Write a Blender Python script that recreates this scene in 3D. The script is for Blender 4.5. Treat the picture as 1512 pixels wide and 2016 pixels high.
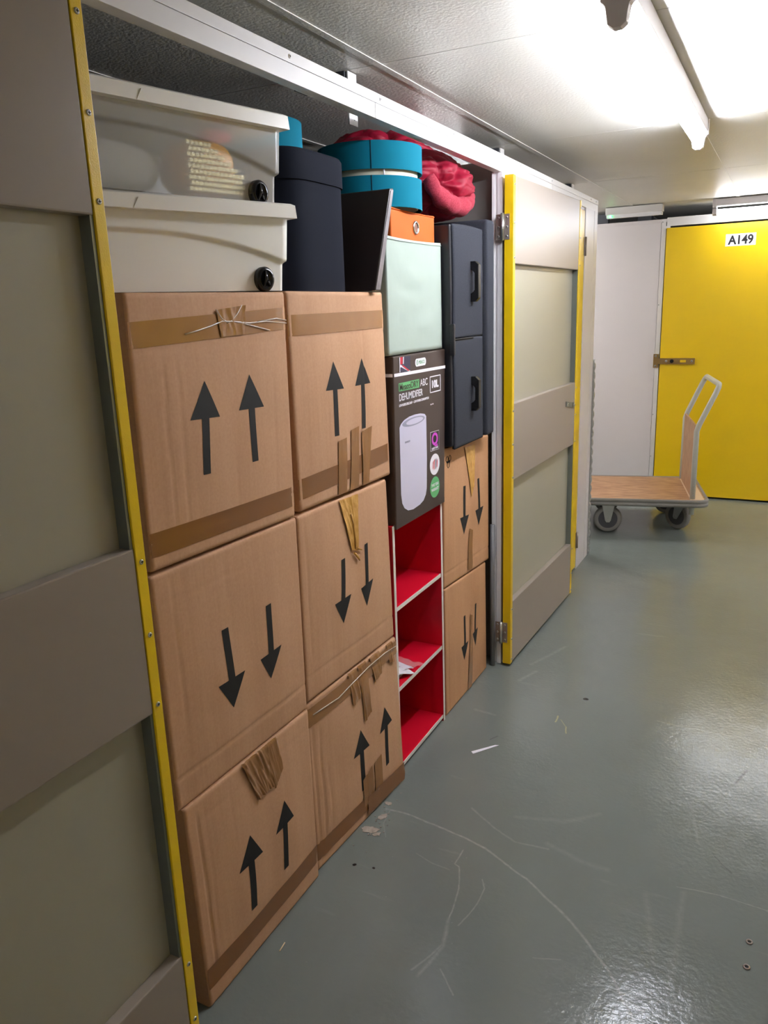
import bpy, bmesh, math, random
from mathutils import Vector, Matrix, noise
R = math.radians
sc = bpy.context.scene
col = sc.collection
for o in list(bpy.data.objects): bpy.data.objects.remove(o)

# ------------------------------------------------------------------ camera
CAM = Vector((1.008, 0.0, 1.45))
YAW, PITCH, ROLL, FPX = -4.77950797e-01, -2.52804340e-01, -3.52234800e-02, 1536.08
def cam_axes():
    cy, sy = math.cos(YAW), math.sin(YAW); cp, sp = math.cos(PITCH), math.sin(PITCH)
    f = Vector((sy*cp, cy*cp, sp)); r = Vector((cy, -sy, 0)); u = r.cross(f)
    cr, sr = math.cos(ROLL), math.sin(ROLL)
    return cr*r + sr*u, -sr*r + cr*u, f
_r, _u, _f = cam_axes()
cd = bpy.data.cameras.new('camera'); cam = bpy.data.objects.new('camera', cd); col.objects.link(cam)
cam.matrix_world = Matrix(((_r.x, _u.x, -_f.x, CAM.x), (_r.y, _u.y, -_f.y, CAM.y), (_r.z, _u.z, -_f.z, CAM.z), (0, 0, 0, 1)))
cd.sensor_fit = 'HORIZONTAL'; cd.sensor_width = 36.0; cd.lens = 36.0*FPX/1512.0
cd.clip_start = 0.02; cd.clip_end = 60
sc.camera = cam

# ------------------------------------------------------------------ world, lamps, exposure
w = bpy.data.worlds.new('world'); sc.world = w; w.use_nodes = True
w.node_tree.nodes['Background'].inputs[0].default_value = (0.9, 0.93, 1.0, 1)
w.node_tree.nodes['Background'].inputs[1].default_value = 0.03
TUBE_STRENGTH = 35.0
END_TUBE_STRENGTH = 13.0
AISLE_FILL_STRENGTH = 70.0
REAR_FILL_STRENGTH = 48.0
sc.view_settings.view_transform = 'Standard'; sc.view_settings.look = 'None'
sc.view_settings.exposure = 1.98; sc.view_settings.gamma = 1.0
sc.view_settings.use_curve_mapping = False

# ------------------------------------------------------------------ materials
def s2l(c): return tuple(((x/255)/12.92 if x/255 <= 0.04045 else ((x/255+0.055)/1.055)**2.4) for x in c)
def mat(name, rgb, rough=0.5, metal=0.0, spec=0.5, bump=None, var=None, coat=0.0, alpha=1.0, emit=None, sheen=0.0, stretch=(1,1,1), trans=0.0):
    """bump=(scale,strength,distance), var=(scale,amount,rgb2)"""
    m = bpy.data.materials.new(name); m.use_nodes = True
    nt = m.node_tree; b = nt.nodes['Principled BSDF']
    c = s2l(rgb) + (1,)
    b.inputs['Base Color'].default_value = c
    b.inputs['Roughness'].default_value = rough; b.inputs['Metallic'].default_value = metal
    b.inputs['Specular IOR Level'].default_value = spec
    b.inputs['Coat Weight'].default_value = coat; b.inputs['Coat Roughness'].default_value = 0.1
    b.inputs['Alpha'].default_value = alpha
    b.inputs['Sheen Weight'].default_value = sheen
    b.inputs['Transmission Weight'].default_value = trans
    tc = nt.nodes.new('ShaderNodeTexCoord'); mp = nt.nodes.new('ShaderNodeMapping')
    mp.inputs['Scale'].default_value = stretch
    nt.links.new(tc.outputs['Object'], mp.inputs['Vector'])
    if var:
        n = nt.nodes.new('ShaderNodeTexNoise'); n.inputs['Scale'].default_value = var[0]; n.inputs['Detail'].default_value = 5
        nt.links.new(mp.outputs[0], n.inputs['Vector'])
        cr = nt.nodes.new('ShaderNodeValToRGB'); cr.color_ramp.elements[0].position = 0.5-var[1]; cr.color_ramp.elements[1].position = 0.5+var[1]
        cr.color_ramp.elements[0].color = c; cr.color_ramp.elements[1].color = s2l(var[2])+(1,)
        nt.links.new(n.outputs['Fac'], cr.inputs[0]); nt.links.new(cr.outputs[0], b.inputs['Base Color'])
    if bump:
        n = nt.nodes.new('ShaderNodeTexNoise'); n.inputs['Scale'].default_value = bump[0]; n.inputs['Detail'].default_value = 3
        nt.links.new(mp.outputs[0], n.inputs['Vector'])
        bp = nt.nodes.new('ShaderNodeBump'); bp.inputs['Strength'].default_value = bump[1]; bp.inputs['Distance'].default_value = bump[2]
        nt.links.new(n.outputs['Fac'], bp.inputs['Height']); nt.links.new(bp.outputs[0], b.inputs['Normal'])
    if emit:
        b.inputs['Emission Color'].default_value = s2l(emit[0])+(1,); b.inputs['Emission Strength'].default_value = emit[1]
    return m

M = {}
M['white'] = mat('white_painted_steel', (214,211,208), 0.38, bump=(60,0.03,0.001))
M['jambwhite'] = mat('brightened_white_jamb', (238,235,236), 0.4)  # brighter copy of the white steel, so the jamb looks lit
M['panelwhite'] = mat('white_partition', (206,200,198), 0.35, bump=(40,0.04,0.001), var=(1.5,0.3,(200,194,193)))
M['yellow'] = mat('yellow_door_paint', (216,182,16), 0.33, bump=(70,0.05,0.001), var=(3,0.3,(220,182,6)))
M['yellowbump'] = mat('yellow_embossed_strip', (232,196,14), 0.32, bump=(420,0.5,0.0008))
M['doorgrey'] = mat('greige_door_rail', (148,137,126), 0.36, spec=0.3, bump=(8,0.02,0.002))
M['doorpanel'] = mat('sage_door_recess', (160,156,138), 0.30, spec=0.5, bump=(5,0.02,0.002))
M['alu'] = mat('galvanised_channel', (128,134,130), 0.35, metal=0.7)
M['steel'] = mat('zinc_steel', (190,192,190), 0.28, metal=0.9, bump=(80,0.05,0.001))
M['darksteel'] = mat('polished_hinge', (150,140,132), 0.35, metal=0.6, var=(60,0.2,(150,140,130)))
M['ceil'] = mat('ceiling_tile', (214,211,203), 0.42, bump=(110,0.40,0.003), var=(5,0.3,(208,205,196)))
M['tbar'] = mat('ceiling_grid', (215,213,208), 0.35)
M['black'] = mat('black_void', (16,15,17), 0.8)
M['dark'] = mat('dark_steel_channel', (70,72,76), 0.5, metal=0.4)
M['intwall'] = mat('inner_partition', (120,116,110), 0.6)
M['ply'] = mat('beech_plywood', (186,146,108), 0.5, var=(11,0.14,(150,108,76)), stretch=(1,6,1), bump=(60,0.1,0.001))
M['plyend'] = mat('pale_plywood', (216,190,158), 0.5)
M['chip'] = mat('chipboard_edge', (215,192,150), 0.7)
M['black_plastic'] = mat('black_plastic', (22,22,22), 0.25)
M['rubber'] = mat('grey_rubber', (125,122,116), 0.55)
M['rubberd'] = mat('dark_rubber', (66,66,68), 0.5)
M['trolley'] = mat('grey_powdercoat', (186,186,176), 0.35, bump=(50,0.05,0.001))
M['ink'] = mat('black_print', (15,14,14), 0.7)
M['tape'] = mat('brown_tape', (158,112,66), 0.22, bump=(30,0.15,0.002), var=(14,0.25,(146,102,60)))
M['tapedark'] = mat('dark_brown_tape', (134,90,52), 0.2, bump=(30,0.2,0.002))
M['tapegold'] = mat('amber_tape', (190,140,66), 0.25, bump=(60,0.5,0.004), var=(40,0.2,(214,166,92)))
M['clearfold'] = mat('glossy_tape_fold', (210,190,170), 0.08, coat=1.0)
M['teal'] = mat('teal_fabric', (0,108,130), 0.9, spec=0.2, bump=(500,0.15,0.0005))
M['cream'] = mat('cream_shade_lining', (205,202,180), 0.6)
M['navy'] = mat('navy_fabric', (16,20,32), 0.9, spec=0.2, bump=(300,0.2,0.0006))
M['blackwood'] = mat('black_stained_wood', (38,30,28), 0.35, bump=(14,0.1,0.002), stretch=(1,1,6))
M['blackwoodedge'] = mat('worn_black_edge', (120,112,112), 0.4, bump=(20,0.3,0.002), var=(30,0.25,(90,82,82)))
M['tanwood'] = mat('tan_wood', (110,62,40), 0.5, var=(20,0.2,(130,76,44)))
M['orange'] = mat('orange_felt', (206,92,14), 0.8, bump=(300,0.15,0.0006))
M['mint'] = mat('mint_fabric', (158,172,160), 0.75, bump=(9,0.25,0.008), sheen=0.1)
M['duvet'] = mat('crimson_satin', (134,0,36), 0.6, bump=(14,0.3,0.010), spec=0.3)
M['duvet2'] = mat('heather_pink_jersey', (132,16,38), 0.9, bump=(240,0.5,0.002), var=(150,0.2,(166,52,70)), stretch=(1,1,3))
M['charcoal'] = mat('charcoal_linen', (58,60,68), 0.9, spec=0.2, bump=(260,0.35,0.001), var=(160,0.25,(46,48,54)), stretch=(1,1,4))
M['vinyl'] = mat('black_vinyl', (24,24,30), 0.38, bump=(20,0.3,0.004))
M['box_dark'] = mat('carton_dark_brown_print', (62,48,42), 0.32, bump=(6,0.08,0.004))
M['box_side'] = mat('carton_black_print', (20,16,15), 0.32)
M['printwhite'] = mat('print_white', (236,232,240), 0.35)
M['printlilac'] = mat('print_appliance_white', (206,202,222), 0.35)
M['printgrey'] = mat('print_appliance_grey', (150,150,172), 0.35)
M['printgreen'] = mat('print_green', (92,176,112), 0.35)
M['printred'] = mat('print_red', (200,36,56), 0.35)
M['printnavy'] = mat('print_navy', (44,44,72), 0.35)
M['printmagenta'] = mat('print_magenta', (206,70,196), 0.35)
M['printviolet'] = mat('print_violet', (150,70,200), 0.35)
M['red'] = mat('red_laminate', (204,12,40), 0.33, bump=(6,0.03,0.002), var=(12,0.35,(196,14,40)))
M['whiteedge'] = mat('white_laminate_edge', (222,216,208), 0.4)
M['paper'] = mat('white_paper', (225,224,232), 0.7, bump=(40,0.2,0.003))
M['label'] = mat('white_label', (232,232,234), 0.4)
M['lilacpole'] = mat('grey_plastic_pole', (112,112,114), 0.42)
M['brass'] = mat('bronze_latch', (150,122,76), 0.3, metal=0.7)
M['grommet'] = mat('chrome_grommet', (205,200,195), 0.2, metal=1.0)
M['binwhite'] = mat('milky_polypropylene', (240,238,228), 0.3, spec=0.5)
M['binlid'] = mat('white_bin_lid', (238,234,224), 0.32, spec=0.5)
M['clip'] = mat('black_latch', (30,30,33), 0.15)
M['debris'] = mat('concrete_crumbs', (176,164,150), 0.9, var=(60,0.2,(140,130,118)), bump=(90,0.6,0.004))
M['greenled'] = mat('green_indicator', (40,220,120), 0.3, emit=((60,255,140), 6.0))
M['tube'] = mat('fluorescent_tube', (255,255,255), 0.5, emit=((238,243,255), TUBE_STRENGTH))
M['tube2'] = mat('fluorescent_tube_end', (255,255,255), 0.5, emit=((242,246,255), END_TUBE_STRENGTH))
M['aisle_fill'] = mat('added_aisle_fill_tube', (255,255,255), 0.5, emit=((246,246,248), AISLE_FILL_STRENGTH))
M['rear_fill'] = mat('added_rear_fill_tube', (255,255,255), 0.5, emit=((246,246,248), REAR_FILL_STRENGTH))
M['fitting'] = mat('grey_lamp_body', (196,190,190), 0.4)
M['pinkstuff'] = mat('pink_cloth', (220,120,125), 0.7)
M['yellowstuff'] = mat('yellow_studded', (212,150,30), 0.5)
M['greystuff'] = mat('grey_cloth', (150,148,142), 0.8)

# translucent plastic of the upper bin
def clear_bin():
    m = bpy.data.materials.new('clear_milky_plastic'); m.use_nodes = True; nt = m.node_tree
    b = nt.nodes['Principled BSDF']; b.inputs['Base Color'].default_value = s2l((238,236,228))+(1,)
    b.inputs['Roughness'].default_value = 0.22; b.inputs['Coat Weight'].default_value = 0.3
    tl = nt.nodes.new('ShaderNodeBsdfTransparent'); mx = nt.nodes.new('ShaderNodeMixShader'); mx.inputs[0].default_value = 0.32
    out = nt.nodes['Material Output']
    nt.links.new(tl.outputs[0], mx.inputs[1]); nt.links.new(b.outputs[0], mx.inputs[2]); nt.links.new(mx.outputs[0], out.inputs[0])
    return m
M['binclear'] = clear_bin()
def film():
    m = bpy.data.materials.new('clear_film'); m.use_nodes = True; nt = m.node_tree
    g = nt.nodes['Principled BSDF']; g.inputs['Base Color'].default_value = (0.9,0.85,0.88,1); g.inputs['Roughness'].default_value = 0.1
    tl = nt.nodes.new('ShaderNodeBsdfTransparent'); mx = nt.nodes.new('ShaderNodeMixShader'); mx.inputs[0].default_value = 0.22
    nt.links.new(tl.outputs[0], mx.inputs[1]); nt.links.new(g.outputs[0], mx.inputs[2]); nt.links.new(mx.outputs[0], nt.nodes['Material Output'].inputs[0])
    return m
M['film'] = film()

def cardboard(name, rgb, rgb2):
    m = bpy.data.materials.new(name); m.use_nodes = True; nt = m.node_tree; L = nt.links
    b = nt.nodes['Principled BSDF']; b.inputs['Roughness'].default_value = 0.72; b.inputs['Specular IOR Level'].default_value = 0.25
    tc = nt.nodes.new('ShaderNodeTexCoord')
    n = nt.nodes.new('ShaderNodeTexNoise'); n.inputs['Scale'].default_value = 160; n.inputs['Detail'].default_value = 4
    L.new(tc.outputs['Object'], n.inputs['Vector'])
    mp = nt.nodes.new('ShaderNodeMapping'); mp.inputs['Scale'].default_value = (3, 9, 0.7); L.new(tc.outputs['Object'], mp.inputs['Vector'])
    n2 = nt.nodes.new('ShaderNodeTexNoise'); n2.inputs['Scale'].default_value = 2.2; n2.inputs['Detail'].default_value = 4; L.new(mp.outputs[0], n2.inputs['Vector'])
    mix = nt.nodes.new('ShaderNodeMath'); mix.operation = 'MULTIPLY_ADD'; mix.inputs[1].default_value = 0.45
    L.new(n.outputs['Fac'], mix.inputs[0])
    sc2 = nt.nodes.new('ShaderNodeMath'); sc2.operation = 'MULTIPLY'; sc2.inputs[1].default_value = 0.55; L.new(n2.outputs['Fac'], sc2.inputs[0]); L.new(sc2.outputs[0], mix.inputs[2])
    cr = nt.nodes.new('ShaderNodeValToRGB'); cr.color_ramp.elements[0].position = 0.34; cr.color_ramp.elements[1].position = 0.66
    cr.color_ramp.elements[0].color = s2l(rgb2)+(1,); cr.color_ramp.elements[1].color = s2l(rgb)+(1,)
    L.new(mix.outputs[0], cr.inputs[0]); L.new(cr.outputs[0], b.inputs['Base Color'])
    # corrugation: vertical flutes and soft creases
    mp2 = nt.nodes.new('ShaderNodeMapping'); mp2.inputs['Scale'].default_value = (8, 22, 0.6); L.new(tc.outputs['Object'], mp2.inputs['Vector'])
    n3 = nt.nodes.new('ShaderNodeTexNoise'); n3.inputs['Scale'].default_value = 1.6; n3.inputs['Detail'].default_value = 3; L.new(mp2.outputs[0], n3.inputs['Vector'])
    bp = nt.nodes.new('ShaderNodeBump'); bp.inputs['Strength'].default_value = 0.32; bp.inputs['Distance'].default_value = 0.004
    L.new(n3.outputs['Fac'], bp.inputs['Height']); L.new(bp.outputs[0], b.inputs['Normal'])
    return m
M['card'] = cardboard('corrugated_cardboard', (200,158,124), (188,145,111))
M['card2'] = cardboard('corrugated_cardboard_warm', (196,150,112), (184,138,100))

# floor: glossy grey paint with scratches
def floor_mat():
    m = bpy.data.materials.new('glossy_grey_floor_paint'); m.use_nodes = True; nt = m.node_tree; L = nt.links; N = nt.nodes
    b = N['Principled BSDF']
    geo = N.new('ShaderNodeNewGeometry')
    def vm(op, a, c=None, cv=None):
        n = N.new('ShaderNodeVectorMath'); n.operation = op; L.new(a, n.inputs[0])
        if c is not None: L.new(c, n.inputs[1])
        if cv is not None: n.inputs[1].default_value = cv
        return n
    def mt(op, a, c=None, cv=None, clamp=False):
        n = N.new('ShaderNodeMath'); n.operation = op; n.use_clamp = clamp
        if hasattr(a, 'links'): L.new(a, n.inputs[0])
        else: n.inputs[0].default_value = a
        if c is not None: L.new(c, n.inputs[1])
        if cv is not None: n.inputs[1].default_value = cv
        return n.outputs[0]
    # wobble the coordinates a little
    nw = N.new('ShaderNodeTexNoise'); nw.inputs['Scale'].default_value = 9; nw.inputs['Detail'].default_value = 4
    L.new(geo.outputs['Position'], nw.inputs['Vector'])
    ws = vm('SUBTRACT', nw.outputs['Color'], cv=(0.5,0.5,0.5)); ws2 = vm('MULTIPLY', ws.outputs[0], cv=(0.02,0.02,0))
    P = vm('ADD', geo.outputs['Position'], ws2.outputs[0]).outputs[0]
    acc = None
    def seg(a, c, wdt, amp):
        nonlocal acc
        A = Vector((a[0], a[1], 0)); B = Vector((c[0], c[1], 0)) - A
        pa = vm('SUBTRACT', P, cv=A[:]).outputs[0]
        d = vm('DOT_PRODUCT', pa, cv=B[:]).outputs['Value']
        h = mt('DIVIDE', d, cv=max(B.length_squared, 1e-6), clamp=True)
        sn = N.new('ShaderNodeVectorMath'); sn.operation = 'SCALE'; sn.inputs[0].default_value = B[:]; L.new(h, sn.inputs['Scale'])
        e = vm('SUBTRACT', pa, sn.outputs[0]).outputs[0]
        ln = vm('LENGTH', e).outputs['Value']
        k = mt('DIVIDE', ln, cv=wdt); k = mt('SUBTRACT', 1.0, k, clamp=True); k = mt('MULTIPLY', k, cv=amp)
        acc = k if acc is None else mt('MAXIMUM', acc, k)
    def poly(pts, wdt, amp):
        for a, c in zip(pts[:-1], pts[1:]): seg(a, c, wdt, amp)
    poly([(0.045,1.804),(0.101,1.809),(0.244,1.797),(0.373,1.759),(0.514,1.694),(0.628,1.615),(0.705,1.546),(0.763,1.485),(0.841,1.380)], 0.005, 0.75)
    poly([(0.277,1.915),(0.369,1.853),(0.439,1.824),(0.530,1.831)], 0.005, 0.4)
    poly([(0.321,1.730),(0.322,1.670),(0.335,1.665),(0.362,1.588),(0.382,1.479)], 0.003, 0.7)
    poly([(0.382,1.479),(0.403,1.398),(0.379,1.292)], 0.007, 0.45)
    poly([(0.407,1.645),(0.424,1.617),(0.425,1.540),(0.412,1.470)], 0.003, 0.6)
    poly([(0.866,1.824),(0.950,1.833),(1.10,1.827)], 0.003, 0.6)
    poly([(0.70,2.655),(0.881,2.649),(1.10,2.646)], 0.004, 0.45)
    poly([(0.802,1.760),(0.851,1.549)], 0.012, 0.22); poly([(0.884,1.807),(0.891,1.624),(0.888,1.477)], 0.012, 0.22)
    poly([(0.209,1.663),(0.264,1.643),(0.316,1.640)], 0.003, 0.4); poly([(0.525,1.851),(0.616,1.820),(0.692,1.811)], 0.014, 0.2)
    poly([(0.413,1.930),(0.539,1.961),(0.630,2.040)], 0.012, 0.2)
    poly([(0.159,2.922),(0.244,3.148)], 0.012, 0.35); poly([(0.157,2.768),(0.194,2.869)], 0.012, 0.4); poly([(0.078,2.474),(0.156,2.466)], 0.01, 0.35)
    poly([(0.36,1.30),(0.40,1.40)], 0.004, 0.5); poly([(0.42,1.33),(0.47,1.28)], 0.003, 0.5); poly([(0.60,1.45),(0.66,1.47)], 0.003, 0.4)
    poly([(0.06,1.80),(0.07,1.74),(0.10,1.69)], 0.003, 0.5); poly([(0.86,2.20),(0.90,2.02)], 0.006, 0.25)
    white = acc; acc = None
    poly([(0.373,2.503),(0.369,2.551)], 0.004, 0.55); poly([(0.384,2.528),(0.418,2.485)], 0.003, 0.3); poly([(0.418,2.485),(0.426,2.442)], 0.004, 0.45)
    yel = acc; acc = None
    poly([(0.433,2.713),(0.434,2.714)], 0.011, 3.0); poly([(0.078,1.555),(0.079,1.556)], 0.006, 3.0); poly([(0.127,1.564),(0.128,1.564)], 0.004, 3.0)
    poly([(0.20,2.30),(0.215,2.33)], 0.004, 0.4); poly([(0.94,1.99),(0.99,1.93)], 0.003, 0.3); poly([(1.0,2.45),(0.97,2.36)], 0.006, 0.6)
    poly([(0.86,1.35),(0.84,1.28)], 0.005, 0.9)
    blk = acc
    # break the scratches up
    nb = N.new('ShaderNodeTexNoise'); nb.inputs['Scale'].default_value = 70; nb.inputs['Detail'].default_value = 4; L.new(geo.outputs['Position'], nb.inputs['Vector'])
    brk = mt('MULTIPLY_ADD', nb.outputs['Fac'], cv=1.6); brk.node.inputs[2].default_value = -0.15
    white = mt('MULTIPLY', white, brk, clamp=True); white = mt('MULTIPLY', white, cv=0.7)
    # faint random scuffs
    mp = N.new('ShaderNodeMapping'); mp.inputs['Scale'].default_value = (1, 7, 1); mp.inputs['Rotation'].default_value = (0,0,0.8); L.new(geo.outputs['Position'], mp.inputs['Vector'])
    ns = N.new('ShaderNodeTexNoise'); ns.inputs['Scale'].default_value = 3.2; ns.inputs['Detail'].default_value = 8; ns.inputs['Roughness'].default_value = 0.7; L.new(mp.outputs[0], ns.inputs['Vector'])
    sc_ = mt('SUBTRACT', ns.outputs['Fac'], cv=0.62); sc_ = mt('MULTIPLY', sc_, cv=1.6, clamp=True)
    # speckles
    vo = N.new('ShaderNodeTexVoronoi'); vo.inputs['Scale'].default_value = 16; L.new(geo.outputs['Position'], vo.inputs['Vector'])
    sp = mt('LESS_THAN', vo.outputs['Distance'], cv=0.035); sp = mt('MULTIPLY', sp, cv=0.25)
    # base colour mottled
    nm = N.new('ShaderNodeTexNoise'); nm.inputs['Scale'].default_value = 2.0; nm.inputs['Detail'].default_value = 6; L.new(geo.outputs['Position'], nm.inputs['Vector'])
    cr = N.new('ShaderNodeValToRGB'); cr.color_ramp.elements[0].position = 0.35; cr.color_ramp.elements[1].position = 0.7
    cr.color_ramp.elements[0].color = s2l((110,117,112))+(1,); cr.color_ramp.elements[1].color = s2l((115,122,117))+(1,)
    L.new(nm.outputs['Fac'], cr.inputs[0])
    def mixc(fac, a, colr):
        n = N.new('ShaderNodeMix'); n.data_type = 'RGBA'; L.new(fac, n.inputs[0]); L.new(a, n.inputs[6]); n.inputs[7].default_value = s2l(colr)+(1,); return n.outputs[2]
    c = mixc(sc_, cr.outputs[0], (160,164,158)); c = mixc(sp, c, (150,155,150)); c = mixc(white, c, (182,184,176)); c = mixc(yel, c, (190,185,120)); 
    bl = mt('MULTIPLY', blk, cv=1.0, clamp=True); c = mixc(bl, c, (28,28,28))
    L.new(c, b.inputs['Base Color'])
    b.inputs['Specular IOR Level'].default_value = 0.5
    rr = mt('MULTIPLY_ADD', ns.outputs['Fac'], cv=0.16); rr.node.inputs[2].default_value = 0.09; L.new(rr, b.inputs['Roughness'])
    # orange-peel bump, stronger in patches
    n1 = N.new('ShaderNodeTexNoise'); n1.inputs['Scale'].default_value = 75; n1.inputs['Detail'].default_value = 3; L.new(geo.outputs['Position'], n1.inputs['Vector'])
    n2 = N.new('ShaderNodeTexNoise'); n2.inputs['Scale'].default_value = 5; n2.inputs['Detail'].default_value = 2; L.new(geo.outputs['Position'], n2.inputs['Vector'])
    hsum = mt('MULTIPLY_ADD', n2.outputs['Fac'], cv=4.0); L.new(n1.outputs['Fac'], hsum.node.inputs[2])
    bp = N.new('ShaderNodeBump'); bp.inputs['Strength'].default_value = 0.32; bp.inputs['Distance'].default_value = 0.0022
    L.new(hsum, bp.inputs['Height']); L.new(bp.outputs[0], b.inputs['Normal'])
    return m
M['floor'] = floor_mat()

# ------------------------------------------------------------------ builders
def tag(o, label=None, cat=None, group=None, kind=None):
    if label: o['label'] = label
    if cat: o['category'] = cat
    if group: o['group'] = group
    if kind: o['kind'] = kind
    return o
def empty(name, loc=(0,0,0), label=None, cat=None, group=None, kind=None, rz=0):
    o = bpy.data.objects.new(name, None); col.objects.link(o); o.location = loc; o.rotation_euler = (0,0,rz)
    o.empty_display_size = 0.05
    return tag(o, label, cat, group, kind)
def root_of(o):
    while o.parent: o = o.parent
    return o
class MB:
    """collects shapes in world metres (or in the thing's own frame when local=True), then links them as one mesh"""
    def __init__(s): s.bm = bmesh.new(); s.mi = 0
    def use(s, i): s.mi = i; return s
    def _faces(s, fs, smooth=False):
        for f in fs: f.material_index = s.mi; f.smooth = smooth
    def box(s, x0, x1, y0, y1, z0, z1, bev=0.0, seg=2):
        vs = [s.bm.verts.new(p) for p in ((x0,y0,z0),(x1,y0,z0),(x1,y1,z0),(x0,y1,z0),(x0,y0,z1),(x1,y0,z1),(x1,y1,z1),(x0,y1,z1))]
        fs = [s.bm.faces.new([vs[i] for i in q]) for q in ((3,2,1,0),(4,5,6,7),(0,1,5,4),(1,2,6,5),(2,3,7,6),(3,0,4,7))]
        s._faces(fs)
        if bev > 0:
            es = list({e for f in fs for e in f.edges})
            r = bmesh.ops.bevel(s.bm, geom=es, offset=bev, segments=seg, affect='EDGES', profile=0.6)
            s._faces(r['faces'])
        return s
    def hexa(s, P, bev=0.0, seg=2):
        """P: 8 corners ordered like box()"""
        vs = [s.bm.verts.new(p) for p in P]
        fs = [s.bm.faces.new([vs[i] for i in q]) for q in ((3,2,1,0),(4,5,6,7),(0,1,5,4),(1,2,6,5),(2,3,7,6),(3,0,4,7))]
        s._faces(fs)
        if bev > 0:
            es = list({e for f in fs for e in f.edges})
            r = bmesh.ops.bevel(s.bm, geom=es, offset=bev, segments=seg, affect='EDGES', profile=0.6); s._faces(r['faces'])
        return s
    def tube(s, path, r, n=12, caps=True, close=False):
        path = [Vector(p) for p in path]; rings = []; rr = r if hasattr(r, '__len__') else [r]*len(path)
        prev = None
        for i, p in enumerate(path):
            if close: t = path[(i+1) % len(path)] - path[i-1]
            else: t = path[min(i+1, len(path)-1)] - path[max(i-1, 0)]
            t.normalize()
            if prev is None:
                a = Vector((0,0,1)) if abs(t.z) < 0.9 else Vector((1,0,0)); u = t.cross(a).normalized()
            else: u = (prev - t*prev.dot(t)).normalized()
            prev = u; v = t.cross(u)
            rings.append([s.bm.verts.new(p + (u*math.cos(2*math.pi*k/n) + v*math.sin(2*math.pi*k/n))*rr[i]) for k in range(n)])
        m = len(rings); fs = []
        for i in range(m if close else m-1):
            a, b = rings[i], rings[(i+1) % m]
            for k in range(n): fs.append(s.bm.faces.new((a[k], a[(k+1)%n], b[(k+1)%n], b[k])))
        s._faces(fs, True)
        if caps and not close: s._faces([s.bm.faces.new(list(reversed(rings[0]))), s.bm.faces.new(rings[-1])])
        return s
    def cyl(s, a, b, r, n=24): return s.tube([a, b], r, n)
    def prism(s, pts, axis, lo, hi, bev=0.0):
        """pts: polygon in the two other axes in order (x,y,z minus axis)"""
        def P(p, t):
            return {'x': (t, p[0], p[1]), 'y': (p[0], t, p[1]), 'z': (p[0], p[1], t)}[axis]
        A = [s.bm.verts.new(P(p, lo)) for p in pts]; B = [s.bm.verts.new(P(p, hi)) for p in pts]; n = len(pts)
        fs = [s.bm.faces.new(list(reversed(A))), s.bm.faces.new(B)]
        for k in range(n): fs.append(s.bm.faces.new((A[k], A[(k+1)%n], B[(k+1)%n], B[k])))
        s._faces(fs)
        if bev > 0:
            es = list({e for f in fs[:2] for e in f.edges}); r = bmesh.ops.bevel(s.bm, geom=es, offset=bev, segments=2, affect='EDGES', profile=0.6); s._faces(r['faces'])
        return s
    def loft(s, rings, caps=True, smooth=True, close=True):
        V = [[s.bm.verts.new(p) for p in r] for r in rings]; fs = []
        n = len(rings[0])
        for a, b in zip(V[:-1], V[1:]):
            for k in range(n if close else n-1): fs.append(s.bm.faces.new((a[k], a[(k+1)%n], b[(k+1)%n], b[k])))
        s._faces(fs, smooth)
        if caps: s._faces([s.bm.faces.new(list(reversed(V[0]))), s.bm.faces.new(V[-1])])
        return s
    def grid(s, fn, nu, nv, smooth=True):
        V = [[s.bm.verts.new(fn(i/nu, j/nv)) for j in range(nv+1)] for i in range(nu+1)]
        fs = []
        for i in range(nu):
            for j in range(nv): fs.append(s.bm.faces.new((V[i][j], V[i+1][j], V[i+1][j+1], V[i][j+1])))
        s._faces(fs, smooth); return s
    def build(s, name, mats, parent=None, local=False, label=None, autosmooth=False, loc=None):
        if not isinstance(mats, (list, tuple)): mats = [mats]
        bmesh.ops.recalc_face_normals(s.bm, faces=s.bm.faces)
        off = Vector((0,0,0))
        if not local:
            if parent: off = root_of(parent).location
            elif loc is not None: off = Vector(loc)
        for v in s.bm.verts: v.co -= off
        me = bpy.data.meshes.new(name); s.bm.to_mesh(me); s.bm.free()
        for m in mats: me.materials.append(M[m] if isinstance(m, str) else m)
        o = bpy.data.objects.new(name, me); col.objects.link(o)
        if parent: o.parent = parent
        elif loc is not None: o.location = loc
        if label: o['label'] = label
        return o
def smoothify(o, angle=40):
    for p in o.data.polygons: p.use_smooth = True
    try: o.data.set_sharp_from_angle(angle=R(angle))
    except Exception: pass
    return o

def text_mesh(body, size, depth=0.0003, offset=0.0, sx=1.0, align='LEFT'):
    cu = bpy.data.curves.new('t', 'FONT'); cu.body = body; cu.size = size; cu.extrude = depth; cu.offset = offset; cu.align_x = align
    o = bpy.data.objects.new('t', cu); col.objects.link(o)
    bpy.context.view_layer.update()
    dg = bpy.context.evaluated_depsgraph_get()
    me = bpy.data.meshes.new_from_object(o.evaluated_get(dg))
    bpy.data.objects.remove(o)
    for v in me.vertices: v.co.x *= sx
    return me
def add_text(mb, body, size, frame, sx=1.0, offset=0.0, width=None):
    """frame(u, v, w) -> world point; text lies in u,v from its own origin"""
    me = text_mesh(body, size, 0.0002, offset, sx)
    if width:
        mx = max(v.co.x for v in me.vertices); mn = min(v.co.x for v in me.vertices); k = width/(mx-mn)
        for v in me.vertices: v.co.x = (v.co.x-mn)*k
    vs = [mb.bm.verts.new(frame(v.co.x, v.co.y, v.co.z+0.0002)) for v in me.vertices]
    fs = []
    for p in me.polygons:
        try: fs.append(mb.bm.faces.new([vs[i] for i in p.vertices]))
        except ValueError: pass
    mb._faces(fs); bpy.data.meshes.remove(me)

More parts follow.
